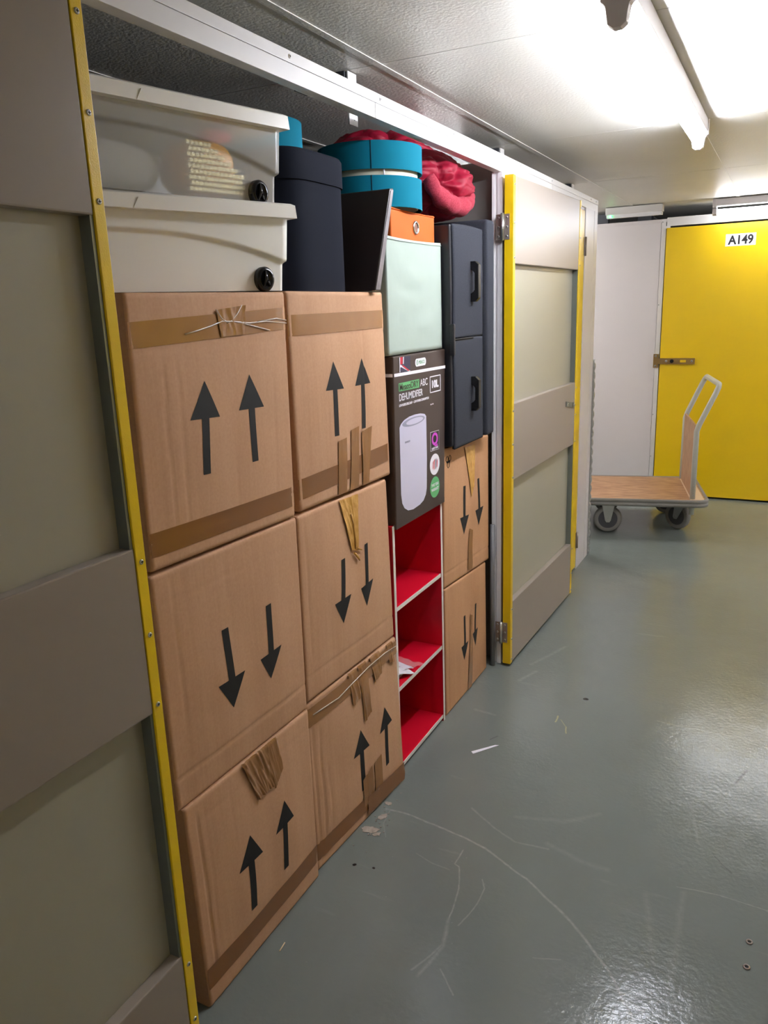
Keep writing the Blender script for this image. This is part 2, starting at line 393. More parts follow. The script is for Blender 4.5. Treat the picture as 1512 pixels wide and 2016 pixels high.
def screw(parent, p, r=0.005, axis='x', name='screw', m='steel', local=False):
    p = Vector(p); d = {'x': Vector((1,0,0)), 'y': Vector((0,-1,0))}[axis]
    b = MB().tube([p-d*0.001, p+d*0.0012, p+d*0.0022], [r, r, r*0.7], 14)
    b.use(1)
    e = {'x': Vector((0,1,0)), 'y': Vector((1,0,0))}[axis]; q = p+d*0.0022
    b.tube([q-e*r*0.55, q+e*r*0.55], r*0.16, 4); b.tube([q-Vector((0,0,1))*r*0.55, q+Vector((0,0,1))*r*0.55], r*0.16, 4)
    return b.build(name, [m, 'black'], parent, local)

# ================================================================== STRUCTURE
XW = 0.037          # face of the partition line
HC = 2.09           # ceiling height
fl = MB().box(-3.2, 4.6, -5.6, 7.4, -0.05, 0.0).build('floor', 'floor'); tag(fl, 'glossy grey painted concrete floor with long curved scratches', 'floor', kind='structure')
cb = MB()
xs = [-3.385+0.669*i for i in range(13)]; ys = [-6.782+1.266*i for i in range(13)]
g = 0.0018
for a, b_ in zip(xs[:-1], xs[1:]):
    for c, d in zip(ys[:-1], ys[1:]): cb.box(a+g-0.0, b_-g, c+g, d-g, HC, HC+0.012)
ce = cb.build('ceiling', 'ceil'); tag(ce, 'off-white textured ceiling tiles with slim joints', 'ceiling', kind='structure')
MB().box(-3.4, 4.7, -6.8, 8.5, HC+0.014, HC+0.03).build('ceiling_void', 'black', ce)
for i, x in enumerate(xs[1:-1]):
    MB().box(x-0.011, x+0.011, ys[0], ys[-1], HC-0.0025, HC-0.0002, 0.0006).build('grid_bar', 'ceil', ce)

# partitions inside the storage unit, extended to the ceiling to block stray light
tag(MB().box(-1.95, -1.9, 0.84, 6.05, 0, HC-0.0035).build('wall_unit_back', 'intwall'), 'grey back partition of the storage unit', 'wall', kind='structure')
tag(MB().box(-1.9, 0.0, 0.84, 0.88, 0, HC-0.0035).build('wall_unit_near', 'intwall'), 'inner partition at the near side of the unit', 'wall', kind='structure')
t = tag(MB().box(-1.9, 0.0, 2.94, 2.98, 0, 1.965).box(-1.9, -0.32, 2.94, 2.98, 1.965, HC-0.0035).build('wall_unit_far', 'intwall'), 'inner partition at the far side of the unit', 'wall', kind='structure')  # upper rear piece added to stop light from the next unit
# room closures
wr_ = empty('wall_right', (1.75, 0, 0), 'white partition line with yellow doors along the right of the corridor', 'wall', kind='structure')
MB().box(1.75, 1.80, -5.6, 4.2, 0, 2.0).build('panel', 'panelwhite', wr_)
MB().box(1.80, 4.6, 4.15, 4.2, 0, 2.0).build('return_panel', 'panelwhite', wr_)
for k, y in enumerate((-4.3, -2.1, 0.1, 2.3)):
    for dy in (0.0,): MB().box(1.735, 1.749, y+dy, y+dy+0.93, 0.012, 1.905, 0.002).build('door_leaf', 'yellow', wr_)
tag(MB().box(-3.2, 4.6, -5.65, -5.6, 0, HC).build('wall_back', 'panelwhite'), 'plain white wall far behind the viewer', 'wall', kind='structure')
tag(MB().box(-3.25, -3.2, -5.6, 7.4, 0, HC).build('wall_outer_left', 'panelwhite'), 'far side wall closing the left aisle', 'wall', kind='structure')
tag(MB().box(4.6, 4.65, -5.6, 7.4, 0, HC).build('wall_outer_right', 'panelwhite'), 'far side wall closing the right aisle', 'wall', kind='structure')
tag(MB().box(-3.2, 4.6, 7.4, 7.45, 0, HC).build('wall_far', 'black'), 'back wall behind the end units, coloured black for their unlit depth', 'wall', kind='structure')  # black colour stands for the unlit space above the end wall

# left partition line: near section, far section with jamb and corner
wl = empty('wall_left', (XW, 0, 0), 'white steel partition line along the left of the corridor', 'wall', kind='structure')
MB().box(0.0, XW, -5.6, 0.915, 0, 1.917).build('panel', 'panelwhite', wl)
b = MB()
b.box(0.000, 0.010, 2.885, 3.20, 0.0, 1.917)              # inner return
b.box(0.010, 0.020, 2.892, 3.0, 0.0, 1.917)
b.box(0.020, XW+0.003, 2.885, 3.0, 0.0, 1.917, 0.0015)
b.box(0.0, XW-0.008, 3.0, 4.47, 1.905, 1.917)
b.build('door_jamb', 'jambwhite', wl)
MB().box(0.0, XW, 4.205, 4.478, 0.0, 1.917, 0.001).box(0.0, XW+0.001, 4.40, 4.402, 0.0, 1.917).build('corner_panel', 'panelwhite', wl)
MB().box(-1.9, 0.0, 4.44, 4.478, 0.0, 1.973).build('return_panel', 'panelwhite', wl)
MB().box(-3.2, -1.9, 4.44, 4.478, 0.0, 1.973).build('return_panel', 'panelwhite', wl)
# header rails
b = MB()
b.box(0.008, XW+0.001, -5.6, 4.482, 1.9525, 1.9755, 0.001)
b.build('upper_rail', 'white', wl)
for y0, y1 in ((-5.6, 1.9025), (1.9055, 3.563), (3.566, 4.478)):
    MB().box(0.008, XW, y0, y1, 1.9165, 1.9518, 0.0008).build('header_rail', 'white', wl)
for y in (0.55, 1.52, 1.93, 2.42, 3.10, 3.55, 4.3, 4.42): screw(wl, (XW+0.001, y, 1.964), 0.0042, m='white')
for y in (-0.44, 0.826, 2.095, 3.385, 4.60):
    MB().box(-0.134, -0.130, y-0.022, y+0.026, 1.953, HC-0.0035).build('hanger_bracket', 'white', wl)
    MB().box(-0.128, -0.1262, y+0.001, y+0.003, 1.965, 1.967).build('hanger_screw', 'dark', wl)
    MB().box(-0.30, -0.137, y-0.03, y+0.035, HC-0.032, HC-0.004).build('hanger_channel', 'dark', wl)

def hinge_on(parent, x0, xm, x1, y, z, h=0.088):
    """butt hinge seen from -y: leaf on jamb, leaf on door edge, barrel between"""
    b = MB(); b.box(x0, xm, y-0.0025, y-0.0005, z-h/2, z+h/2, 0.0008); b.box(xm, x1, y-0.0025, y-0.0005, z-h/2, z+h/2, 0.0008)
    hp = b.build('hinge', 'darksteel', parent)
    MB().tube([(xm, y-0.007, z-h/2-0.003), (xm, y-0.007, z+h/2+0.003)], 0.0065, 12).build('hinge_pin', 'steel', hp)
    for xx in ((x0+xm)/2-0.003, (x1+xm)/2+0.003):
        for dz in (-0.032, 0.0, 0.032): screw(hp, (xx, y-0.0026, z+dz), 0.0042, 'y', m='steel')

# an opened door leaf, inner side to the corridor (x is the face)
def open_leaf(name, label, y0, x0, y1, x1, hinge_first, ztop=1.902, thick=0.033, zb=0.012):
    e = empty(name, (x0, y0, 0), label, 'door', kind='structure')
    L_ = math.hypot(y1-y0, x1-x0); ty = (y1-y0)/L_; tx = (x1-x0)/L_
    def P(s, d, z): # s along the leaf from y0, d out of the face
        return (x0 + tx*s + ty*d, y0 + ty*s - tx*d, z)
    def slab(mb, s0, s1, d0, d1, z0, z1, bev=0.0):
        mb.hexa([P(s0,d0,z0), P(s0,d1,z0), P(s1,d1,z0), P(s1,d0,z0), P(s0,d0,z1), P(s0,d1,z1), P(s1,d1,z1), P(s1,d0,z1)], bev)
    ew = 0.021
    # yellow skin and edges
    m = MB(); slab(m, 0.0, L_, -thick, -thick+0.004, zb, ztop); m.build('outer_skin', 'yellow', e)
    for s0 in (0.0, L_-ew):
        m = MB(); slab(m, s0, s0+ew, -thick+0.0041, 0.0, zb, ztop, 0.0012); m.build('edge_strip', 'yellowbump' if not hinge_first else 'yellow', e)
    m = MB(); slab(m, ew, L_-ew, -thick+0.0045, -thick+0.006, zb, ztop); m.build('recessed_panel', 'doorpanel', e)
    for s0, s1 in ((ew+0.0005, ew+0.007), (L_-ew-0.007, L_-ew-0.0005)):
        m = MB(); slab(m, s0, s1, -thick+0.006, -0.004, zb, ztop); m.build('edge_channel', 'alu', e)
    for z0, z1 in ((zb+0.001, 0.278), (0.787, 1.086), (1.600, ztop-0.001)):
        m = MB(); slab(m, ew+0.001, L_-ew-0.001, -thick+0.0065, -0.0015, z0, z1, 0.003); m.build('cross_rail', 'doorgrey', e)
    for s_ in (ew/2, L_-ew/2):
        for z in (0.03, 0.12, 0.25, 0.80, 0.93, 1.06, 1.62, 1.74, 1.87):
            p = P(s_, 0.0, z); screw(e, p, 0.0045)
    return e, P, L_
# near leaf, folded back against the wall on the left
d1, P1, L1 = open_leaf('door_1', 'dark-looking inner face of the opened near door leaf with yellow edge strip', 0.0, 0.080, 0.921, 0.080, False)
# far leaf, folded back beyond the opening
d2, P2, L2 = open_leaf('door_2', 'opened far door leaf with yellow edges, grey rails and a latch plate', 2.872, 0.086, 3.792, 0.112, True)
m = MB(); m.box(0.0535, 0.0855, 2.869, 2.871, 0.012, 1.902); m.build('hinge_edge', 'yellow', d2)
for z in (1.727, 0.150): hinge_on(wl, 0.022, 0.0475, 0.0735, 2.8695 if False else 2.868, z)
# latch plate on door_2
m = MB(); q = [P2(0.74, 0.0, 0.988), P2(0.74,0.003,0.988), P2(0.88,0.003,0.968), P2(0.88,0,0.968), P2(0.74,0,1.012), P2(0.74,0.003,1.012), P2(0.88,0.003,0.992), P2(0.88,0,0.992)]
q = [(p[0], p[1], p[2]) for p in q]; m.hexa(q, 0.0008); lp = m.build('latch_plate', 'alu', d2)
for s_, z in ((0.765, 0.995), (0.872, 0.981)):
    screw(lp, P2(s_, 0.0032, z), 0.007)
m = MB(); m.hexa([P2(0.845,0.0031,0.972),P2(0.845,0.0036,0.972),P2(0.850,0.0036,0.972),P2(0.850,0.0031,0.972),P2(0.845,0.0031,0.996),P2(0.845,0.0036,0.996),P2(0.850,0.0036,0.996),P2(0.850,0.0031,0.996)]); m.build('slot', 'black', lp)

# next unit's closed door behind the open leaf
d3 = empty('door_3', (0.03, 3.72, 0), 'closed yellow door of the next unit, mostly hidden behind the open leaf', 'door', kind='structure')
MB().box(0.005, 0.034, 3.24, 4.200, 0.015, 1.902, 0.001).build('door_leaf', 'yellow', d3)
for z in (1.73, 0.17):
    MB().box(0.0345, 0.0375, 4.188, 4.216, z-0.044, z+0.044, 0.0006).tube([(0.041, 4.203, z-0.046), (0.041, 4.203, z+0.046)], 0.005, 10).build('hinge', 'darksteel', d3)
for y_ in (4.06,): pass

# checker-plate guard on the wall end
cg = MB(); zz = 0.0
prof = []
nst = 130
for i in range(nst+1):
    z = 1.145*i/nst; ph = z/0.054*math.pi
    prof.append((z, 0.008*abs(math.sin(ph))**0.8))
for (za, wa), (zb_, wb) in zip(prof[:-1], prof[1:]):
    cg.hexa([(0.0,4.479,za),(XW+0.006+wa,4.479,za),(XW+0.006+wa,4.484+wa*0.8,za),(0.0,4.484+wa*0.8,za),(0.0,4.479,zb_),(XW+0.006+wb,4.479,zb_),(XW+0.006+wb,4.484+wb*0.8,zb_),(0.0,4.484+wb*0.8,zb_)])
guard = cg.build('corner_guard', 'steel', wl, label='shiny wavy-edged tread plate guard on the wall end')
cg = MB()
k = 0
z = 0.024
while z < 1.14:
    s_ = 1 if k % 2 else -1
    cg.tube([(XW+0.004, 4.4785, z-0.011*s_), (XW+0.0075, 4.477, z), (XW+0.011, 4.4785, z+0.011*s_)], [0.0012, 0.0026, 0.0012], 6)
    z += 0.024; k += 1
cg.build('tread_lug', 'steel', guard)
MB().box(-1.85, -0.0, 4.479, 4.483, 0.0, 1.145).build('kick_plate', 'steel', wl)

# end wall
YE = 6.17
we = empty('wall_end', (0, YE, 0), 'white partition across the end of the corridor', 'wall', kind='structure')
MB().box(-3.2, 0.122, YE, YE+0.03, 0.0, 2.005).build('panel', 'panelwhite', we)
MB().box(0.124, 0.155, YE-0.003, YE+0.03, 0.0, 2.010, 0.001).build('door_jamb', 'white', we)
MB().box(-3.2, 0.16, YE-0.002, YE+0.03, 1.988, 2.010, 0.001).build('panel_cap', 'panelwhite', we)
MB().box(0.160, 4.6, YE-0.004, YE+0.03, 1.960, 2.018, 0.001).box(0.150, 0.185, YE-0.006, YE-0.004, 1.944, 1.962).build('header_rail', 'white', we)
for z in (0.30, 0.62, 1.42, 1.99): screw(we, (0.131, YE-0.0035, z), 0.004, 'y')
MB().box(-0.36, -0.28, 6.3, 6.36, 2.0, HC-0.002).box(-0.10, 0.0, 6.5, 6.6, 2.0, HC-0.002).build('roof_bracket', 'dark', we)
d4 = empty('door_4', (0.65, YE, 0), 'closed bright yellow door marked A149 at the end of the corridor', 'door', kind='structure')
MB().box(0.162, 1.140, YE-0.016, YE+0.016, 0.014, 1.947, 0.0015).build('door_leaf', 'yellow', d4)
MB().box(1.150, 4.6, YE-0.004, YE+0.016, 0.0, 1.958).build('panel', 'panelwhite', we)
pl = MB().box(0.554, 0.744, YE-0.0180, YE-0.0165, 1.797, 1.876).build('number_plate', 'label', d4)
b = MB()
for k_, (du, dv) in enumerate(((-0.0016,0),(0.0016,0),(0,0.0014),(0,-0.0014))): add_text(b, 'A149', 0.082, lambda u,v,w_: (0.571+u+du, YE-0.0190-w_*2-k_*0.0001, 1.809+v+dv), offset=0.0010, width=0.156)
b.build('lettering', 'ink', pl)
# latch bar on A149
lb = MB().box(0.140, 0.405, YE-0.028, YE-0.0175, 0.995, 1.038, 0.0015).build('latch_bar', 'brass', d4)
MB().box(0.116, 0.152, YE-0.022, YE-0.004, 0.968, 1.068, 0.002).build('latch_pivot', 'brass', d4)
MB().box(0.305, 0.345, YE-0.0295, YE-0.028, 1.008, 1.025).build('slot', 'yellow', lb)
MB().tube([(0.248, YE-0.028, 1.017), (0.248, YE-0.040, 1.017)], 0.013, 16).build('lock_knob', 'black_plastic', lb)
for x, z in ((0.208,1.017),(0.385,1.017)): screw(lb, (x, YE-0.028, z), 0.008, 'y')
for z in (0.982,1.054): screw(d4, (0.132, YE-0.022, z), 0.007, 'y')

# ================================================================== LIGHTS
def batten(loc, length, rz, label, tubemat, near_cap=True):
    e = empty('strip_light', loc, label, 'light', rz=rz)   # runs along local +y from 0
    b = MB(); b.box(-0.031, 0.031, 0.0, length, -0.046, 0.0, 0.004); b.build('fitting_body', 'fitting', e, local=True)
    for y, sgn in ((0.0, 1), (length, -1)):
        h = MB()
        yy = y - 0.012*sgn
        h.prism([(-0.034,0.0),(0.034,0.0),(0.034,-0.052),(0.022,-0.060),(0.019,-0.094),(0.008,-0.102),(-0.008,-0.102),(-0.019,-0.094),(-0.022,-0.060),(-0.034,-0.052)], 'y', min(yy, y+0.014*sgn), max(yy, y+0.014*sgn), 0.002)
        h.build('lamp_holder', 'fitting', e, local=True)
    MB().cyl((0,0.016,-0.078),(0,length-0.016,-0.078), 0.014, 24).build('tube', tubemat, e, local=True)
    return e
batten((0.645, 1.80, HC-0.004), 1.53, 0, 'long fluorescent batten light running along the corridor ceiling', 'tube')
batten((0.49, 5.93, HC-0.004), 1.45, -math.pi/2, 'short stretch of fluorescent batten above the yellow A149 door', 'tube2')

batten((0.645, -4.2, HC-0.004), 1.53, 0, 'added fill light shaped as a batten, unseen behind the viewer', 'rear_fill')  # unseen lamp added to raise the general light on boxes and bins
batten((-2.4, 5.25, HC-0.004), 1.45, -math.pi/2, 'added fill light shaped as a batten, unseen in the left side aisle', 'aisle_fill')  # added out of view to brighten the end wall and far floor
batten((2.6, 5.25, HC-0.004), 1.45, -math.pi/2, 'added fill light shaped as a batten, unseen in the right side aisle', 'aisle_fill')  # second added aisle lamp, more fill for the corridor end
em = empty('emergency_light', (-0.055, 5.92, HC-0.004), 'slim white emergency light with green indicator on the ceiling', 'light')
MB().box(-0.215, 0.165, 5.88, 5.96, HC-0.052, HC-0.004, 0.004).build('housing', 'white', em)
MB().prism([(5.885,HC-0.052),(5.955,HC-0.052),(5.945,HC-0.072),(5.895,HC-0.072)], 'x', -0.21, 0.160, 0.002).build('diffuser', 'label', em)
MB().box(-0.185, -0.175, 5.882, 5.8845, HC-0.070, HC-0.058).build('indicator', 'greenled', em)

# ================================================================== CARDBOARD BOXES
def lerp(a, b, t): return a+(b-a)*t
def make_box(name, label, BL, BR, TR, TL, x=(0,0,0,0), depth=0.44, m='card', seed=0, bulge=0.006, creases=(), vcreases=(), flap=True):
    """BL.. are (y,z) of the front face corners, x their positions; returns the Empty and the face mapping"""
    yc = (BL[0]+BR[0])/2
    e = empty(name, (-depth/2, yc, min(BL[1], BR[1])), label, 'box')
    def F(u, v):
        y = lerp(lerp(BL[0], BR[0], u), lerp(TL[0], TR[0], u), v); z = lerp(lerp(BL[1], BR[1], u), lerp(TL[1], TR[1], u), v)
        xx = lerp(lerp(x[0], x[1], u), lerp(x[3], x[2], u), v)
        k = 16*u*(1-u)*v*(1-v)
        xx += bulge*k + 0.0035*(noise.noise(Vector((u*3+seed*7.1, v*3, seed)))) * min(1, 6*min(u,1-u,v,1-v))
        for (cv, dp, slope) in creases:
            dd = (v-cv-slope*(u-0.5))/0.008; xx -= dp*math.exp(-dd*dd)
        for (cu, dp, v0, v1) in vcreases:
            if v0 <= v <= v1:
                dd = (u-cu-0.01*noise.noise(Vector((v*4,seed,cu*9))))/0.006; xx -= dp*math.exp(-dd*dd)*min(1, (v-v0)*15, (v1-v)*15)
        # rounded long edges
        ed = min(u, 1-u)*abs(BR[0]-BL[0]); et = min(v, 1-v)*abs(TL[1]-BL[1])
        for q in (ed, et):
            if q < 0.006: xx -= (0.006-q)**2/0.012*1.0
        return Vector((xx, y, z))
    nu, nv = 96, 96
    mb = MB(); bm = mb.bm
    V = [[bm.verts.new(F(i/nu, j/nv)) for j in range(nv+1)] for i in range(nu+1)]
    fs = [bm.faces.new((V[i][j], V[i+1][j], V[i+1][j+1], V[i][j+1])) for i in range(nu) for j in range(nv)]
    mb._faces(fs, True)
    # side walls back to the depth
    loop = [V[i][0] for i in range(nu+1)] + [V[nu][j] for j in range(1, nv+1)] + [V[i][nv] for i in range(nu-1, -1, -1)] + [V[0][j] for j in range(nv-1, 0, -1)]
    steps = 5; prev = loop; 
    for s in range(1, steps+1):
        cur = []
        for k, v in enumerate(loop):
            c = v.co.copy(); c.x = lerp(v.co.x, -depth, s/steps)
            cur.append(bm.verts.new(c))
        n = len(loop); mb._faces([bm.faces.new((prev[k], cur[k], cur[(k+1)%n], prev[(k+1)%n])) for k in range(n)], False)
        prev = cur
    mb._faces([bm.faces.new(prev)], False)
    mb.build('carton', m, e)
    return e, F
def clip_face(F, uv, lift=0.0007):
    p = F(*uv); return Vector((p.x+lift, p.y, p.z))
def patch(F, quad, nu=24, nv=6, lift=0.0008, thick=0.0004, wr=0.0, seed=0):
    """quad: 4 (u,v) corners BL,BR,TR,TL; ribbon following the face"""
    mb = MB()
    def G(a, b, l):
        u = lerp(lerp(quad[0][0], quad[1][0], a), lerp(quad[3][0], quad[2][0], a), b)
        v = lerp(lerp(quad[0][1], quad[1][1], a), lerp(quad[3][1], quad[2][1], a), b)
        p = F(min(max(u,0),1), min(max(v,0),1)); q = Vector((p.x+l, p.y, p.z))
        if u > 1: q.y += 0; 
        if wr: q.x += wr*0.7*(0.5+0.5*noise.noise(Vector((a*5+seed, b*1.2, seed)))) + wr*1.2*abs(noise.noise(Vector((a*7+b*1.5, b*1.3, seed+3))))
        return q
    mb.grid(lambda a, b: G(a, b, lift+thick), nu, nv)
    return mb
def uv_of(BL, BR, TR, TL, y, z):
    u = v = 0.5
    for _ in range(12):
        yy0, yy1 = lerp(BL[0], TL[0], v), lerp(BR[0], TR[0], v); u = (y-yy0)/(yy1-yy0)
        zz0, zz1 = lerp(BL[1], BR[1], u), lerp(TL[1], TR[1], u); v = (z-zz0)/(zz1-zz0)
    return u, v
def arrow(F, C, tip, shl, shr, end, e):
    """printed arrow on a box face: tip, both shoulders and tail end in (y,z)"""
    tip = Vector(tip); sl = Vector(shl); sr = Vector(shr); end = Vector(end)
    base = (sl+sr)/2; hw = (sr-sl).length/2; ax = (tip-end).normalized(); sd = (sr-sl).normalized(); sw = hw*0.245
    mb = MB()
    def put(p):
        u, v = uv_of(*C, p.x, p.y); q = F(u, v); return Vector((q.x+0.0006, q.y, q.z))
    # head as a small triangular grid
    n = 18; rows = []
    for i in range(n+1):
        t = i/n; c = base.lerp(tip, t); w_ = hw*(1-t); rows.append([mb.bm.verts.new(put(c + sd*w_*(2*j/12-1))) for j in range(13)])
    fs = []
    for i in range(n):
        for j in range(12):
            try: fs.append(mb.bm.faces.new((rows[i][j], rows[i][j+1], rows[i+1][j+1], rows[i+1][j])))
            except ValueError: pass
    mb._faces(fs, True)
    mb.grid(lambda a, b: put(end.lerp(base, a) + sd*sw*(2*b-1)), 24, 4)
    o = mb.build('printed_arrow', 'ink', e); return o

def spec_box(label, BL, BR, TR, TL, arrows, **kw):
    e, F = make_box('cardboard_box', label, BL, BR, TR, TL, **kw); C = (BL, BR, TR, TL)
    for a in arrows: arrow(F, C, *a, e)
    def tape(quad_yz, m='tape', wr=0.0, nu=24, nv=6, name='packing_tape', lift=0.0008, seed=0):
        q = [uv_of(*C, *p) for p in quad_yz]
        return patch(F, q, nu, nv, lift, 0.0004, wr, seed).build(name, m, e)
    return e, F, C, tape

# column next to the near door
e, F, C, tp = spec_box('large cardboard box with two down arrows, middle of the stack nearest the viewer',
    (1.012,0.494), (1.489,0.484), (1.494,0.981), (1.006,0.990),
    [((1.200,0.632),(1.157,0.701),(1.247,0.699),(1.196,0.816)), ((1.340,0.636),(1.304,0.699),(1.389,0.701),(1.351,0.814))],
    seed=2, creases=((0.135,0.0022,0.0),(0.88,0.0008,0.0)), vcreases=((0.42,0.0012,0.75,1.0),(0.10,0.0016,0.3,1.0)))
e, F, C, tp = spec_box('cardboard box with two up arrows and clumped tape, on the floor nearest the viewer',
    (1.028,0.0), (1.476,0.0), (1.486,0.483), (1.020,0.493),
    [((1.208,0.310),(1.158,0.244),(1.244,0.242),(1.197,0.124)), ((1.343,0.315),(1.298,0.250),(1.377,0.250),(1.332,0.133))],
    x=(0.012,0.012,0.004,0.004), seed=3, creases=((0.90,0.0008,0.0),), vcreases=((0.07,0.003,0.05,0.95),(0.12,0.0014,0.2,1.0),(0.30,0.0010,0.6,1.0)))
tp([(1.03,0.045),(1.476,0.048),(1.476,0.098),(1.03,0.097)], 'tapedark')
tp([(1.250,0.375),(1.312,0.375),(1.300,0.488),(1.205,0.489)], 'tape', wr=0.006, seed=4, nu=30, nv=30)
tp([(1.312,0.366),(1.352,0.398),(1.340,0.487),(1.296,0.488)], 'tape', wr=0.003, seed=6, nu=16, nv=20, lift=0.0014)
e, F, C, tp = spec_box('cardboard box with two up arrows and torn tape, directly under the white bins',
    (1.014,0.998), (1.491,0.986), (1.504,1.497), (1.020,1.494),
    [((1.200,1.330),(1.149,1.260),(1.236,1.256),(1.184,1.149)), ((1.345,1.330),(1.300,1.260),(1.391,1.257),(1.345,1.145))],
    seed=1, creases=((0.115,0.001,0.0),(0.80,0.0008,0.0)), vcreases=((0.155,0.0016,0.0,0.75),(0.23,0.0013,0.0,0.78),(0.55,0.0012,0.0,0.4),(0.86,0.0010,0.1,0.7),(0.66,0.001,0.0,0.3)))
tp([(1.020,1.400),(1.502,1.417),(1.503,1.464),(1.021,1.445)], 'tape'); tp([(1.016,1.024),(1.492,1.012),(1.493,1.058),(1.017,1.070)], 'tapedark')
tp([(1.262,1.410),(1.34,1.412),(1.35,1.470),(1.255,1.462)], 'tape', wr=0.003, seed=9, nu=20, nv=12, lift=0.0014)
# shiny strands of torn tape
mb = MB()
for pts in ([(1.160,1.420),(1.19,1.424),(1.235,1.432),(1.27,1.440),(1.31,1.438),(1.36,1.434),(1.42,1.436),(1.50,1.430)], [(1.255,1.462),(1.27,1.445),(1.285,1.438)], [(1.34,1.470),(1.32,1.452),(1.30,1.440),(1.285,1.436)], [(1.31,1.438),(1.37,1.428),(1.43,1.417)], [(1.39,1.436),(1.46,1.441),(1.50,1.436)]):
    path = []
    for y, z in pts:
        u, v = uv_of(*C, y, z); p = F(min(u,1), v); path.append((p.x+0.003, p.y, p.z))
    mb.tube(path, 0.0014, 6)
mb.build('tape_strand', 'clearfold', e)

# second column
e, F, C, tp = spec_box('battered cardboard box with two up arrows, on the floor against the red bookcase',
    (1.490,0.0), (1.972,0.0), (1.984,0.478), (1.487,0.492),
    [((1.731,0.297),(1.687,0.228),(1.774,0.225),(1.727,0.107)), ((1.874,0.298),(1.836,0.228),(1.914,0.235),(1.870,0.108))],
    x=(0.0,0.028,0.006,-0.004), seed=5, creases=((0.93,0.002,0.0),), vcreases=((0.10,0.0035,0.1,0.85),(0.16,0.0016,0.1,0.6),(0.04,0.003,0.0,1.0)))
tp([(1.490,0.030),(1.75,0.030),(1.75,0.078),(1.489,0.080)], 'tapedark', wr=0.001, seed=3)
tp([(1.74,0.010),(1.972,0.004),(1.973,0.060),(1.745,0.075)], 'tapedark', wr=0.004, seed=5, nu=30)
tp([(1.722,0.05),(1.780,0.05),(1.778,0.160),(1.722,0.140)], 'tape', wr=0.002, seed=7, lift=0.0014)
tp([(1.790,0.05),(1.835,0.05),(1.834,0.165),(1.790,0.158)], 'tape', wr=0.001, seed=8, lift=0.0016)
tp([(1.488,0.425),(1.984,0.430),(1.984,0.470),(1.488,0.478)], 'tape', wr=0.003, seed=11, nu=48, lift=0.0012)
for q in ([(1.70,0.385),(1.745,0.395),(1.735,0.488),(1.69,0.488)], [(1.755,0.31),(1.795,0.325),(1.790,0.486),(1.745,0.487)], [(1.83,0.40),(1.875,0.41),(1.870,0.483),(1.81,0.484)], [(1.925,0.42),(1.955,0.41),(1.950,0.480),(1.915,0.480)]):
    tp(q, 'tape', wr=0.003, seed=q[0][0]*10, nu=14, nv=24, lift=0.002)
mb = MB(); path = []
for y, z in [(1.51,0.455),(1.56,0.452),(1.63,0.446),(1.70,0.452),(1.80,0.463),(1.90,0.463),(1.97,0.456)]:
    u, v = uv_of(*C, y, z); p = F(u, v); path.append((p.x+0.006, p.y, p.z))
mb.tube(path, 0.0016, 6); mb.build('tape_strand', 'clearfold', e)
e, F, C, tp = spec_box('cardboard box with two down arrows and peeling amber tape, middle of the second stack',
    (1.492,0.497), (1.986,0.482), (1.968,0.976), (1.497,0.982),
    [((1.680,0.641),(1.638,0.710),(1.722,0.711),(1.691,0.819)), ((1.813,0.643),(1.779,0.706),(1.856,0.711),(1.819,0.825))],
    seed=6, creases=((0.135,0.0014,0.0),), vcreases=((0.06,0.0016,0.2,1.0),))
tp([(1.735,0.83),(1.772,0.82),(1.79,0.974),(1.69,0.977)], 'tapegold', wr=0.005, seed=2, nu=26, nv=40)
mb = MB()
for pts in ([(1.745,0.82),(1.765,0.80),(1.77,0.792)], [(1.74,0.93),(1.75,0.90),(1.755,0.86),(1.752,0.83)], [(1.76,0.83),(1.785,0.818)]):
    path = []
    for y, z in pts:
        u, v = uv_of(*C, y, z); p = F(u, v); path.append((p.x+0.005, p.y, p.z))
    mb.tube(path, [0.003]+[0.0035]*(len(path)-2)+[0.002], 6)
mb.build('tape_strand', 'tapegold', e)
e, F, C, tp = spec_box('cardboard box with two up arrows and three short tape strips, under the black board',
    (1.514,0.990), (1.996,0.985), (1.982,1.498), (1.511,1.499),
    [((1.690,1.332),(1.647,1.264),(1.736,1.261),(1.692,1.146)), ((1.840,1.330),(1.798,1.261),(1.883,1.261),(1.838,1.144))],
    seed=7, creases=((0.80,0.0008,0.0),), vcreases=((0.30,0.0010,0.2,0.5),(0.72,0.0010,0.2,0.9)))
tp([(1.511,1.400),(1.984,1.404),(1.982,1.451),(1.511,1.447)], 'tape'); tp([(1.514,1.018),(1.995,1.030),(1.993,1.080),(1.514,1.068)], 'tapedark')
tp([(1.690,0.992),(1.735,0.992),(1.738,1.135),(1.694,1.132)], 'tape', wr=0.001, seed=1, lift=0.0016)
tp([(1.752,0.99),(1.800,0.99),(1.808,1.155),(1.764,1.150)], 'tape', wr=0.001, seed=2, lift=0.0016)
tp([(1.822,0.99),(1.858,0.99),(1.880,1.145),(1.822,1.138)], 'tape', wr=0.002, seed=3, lift=0.0016)

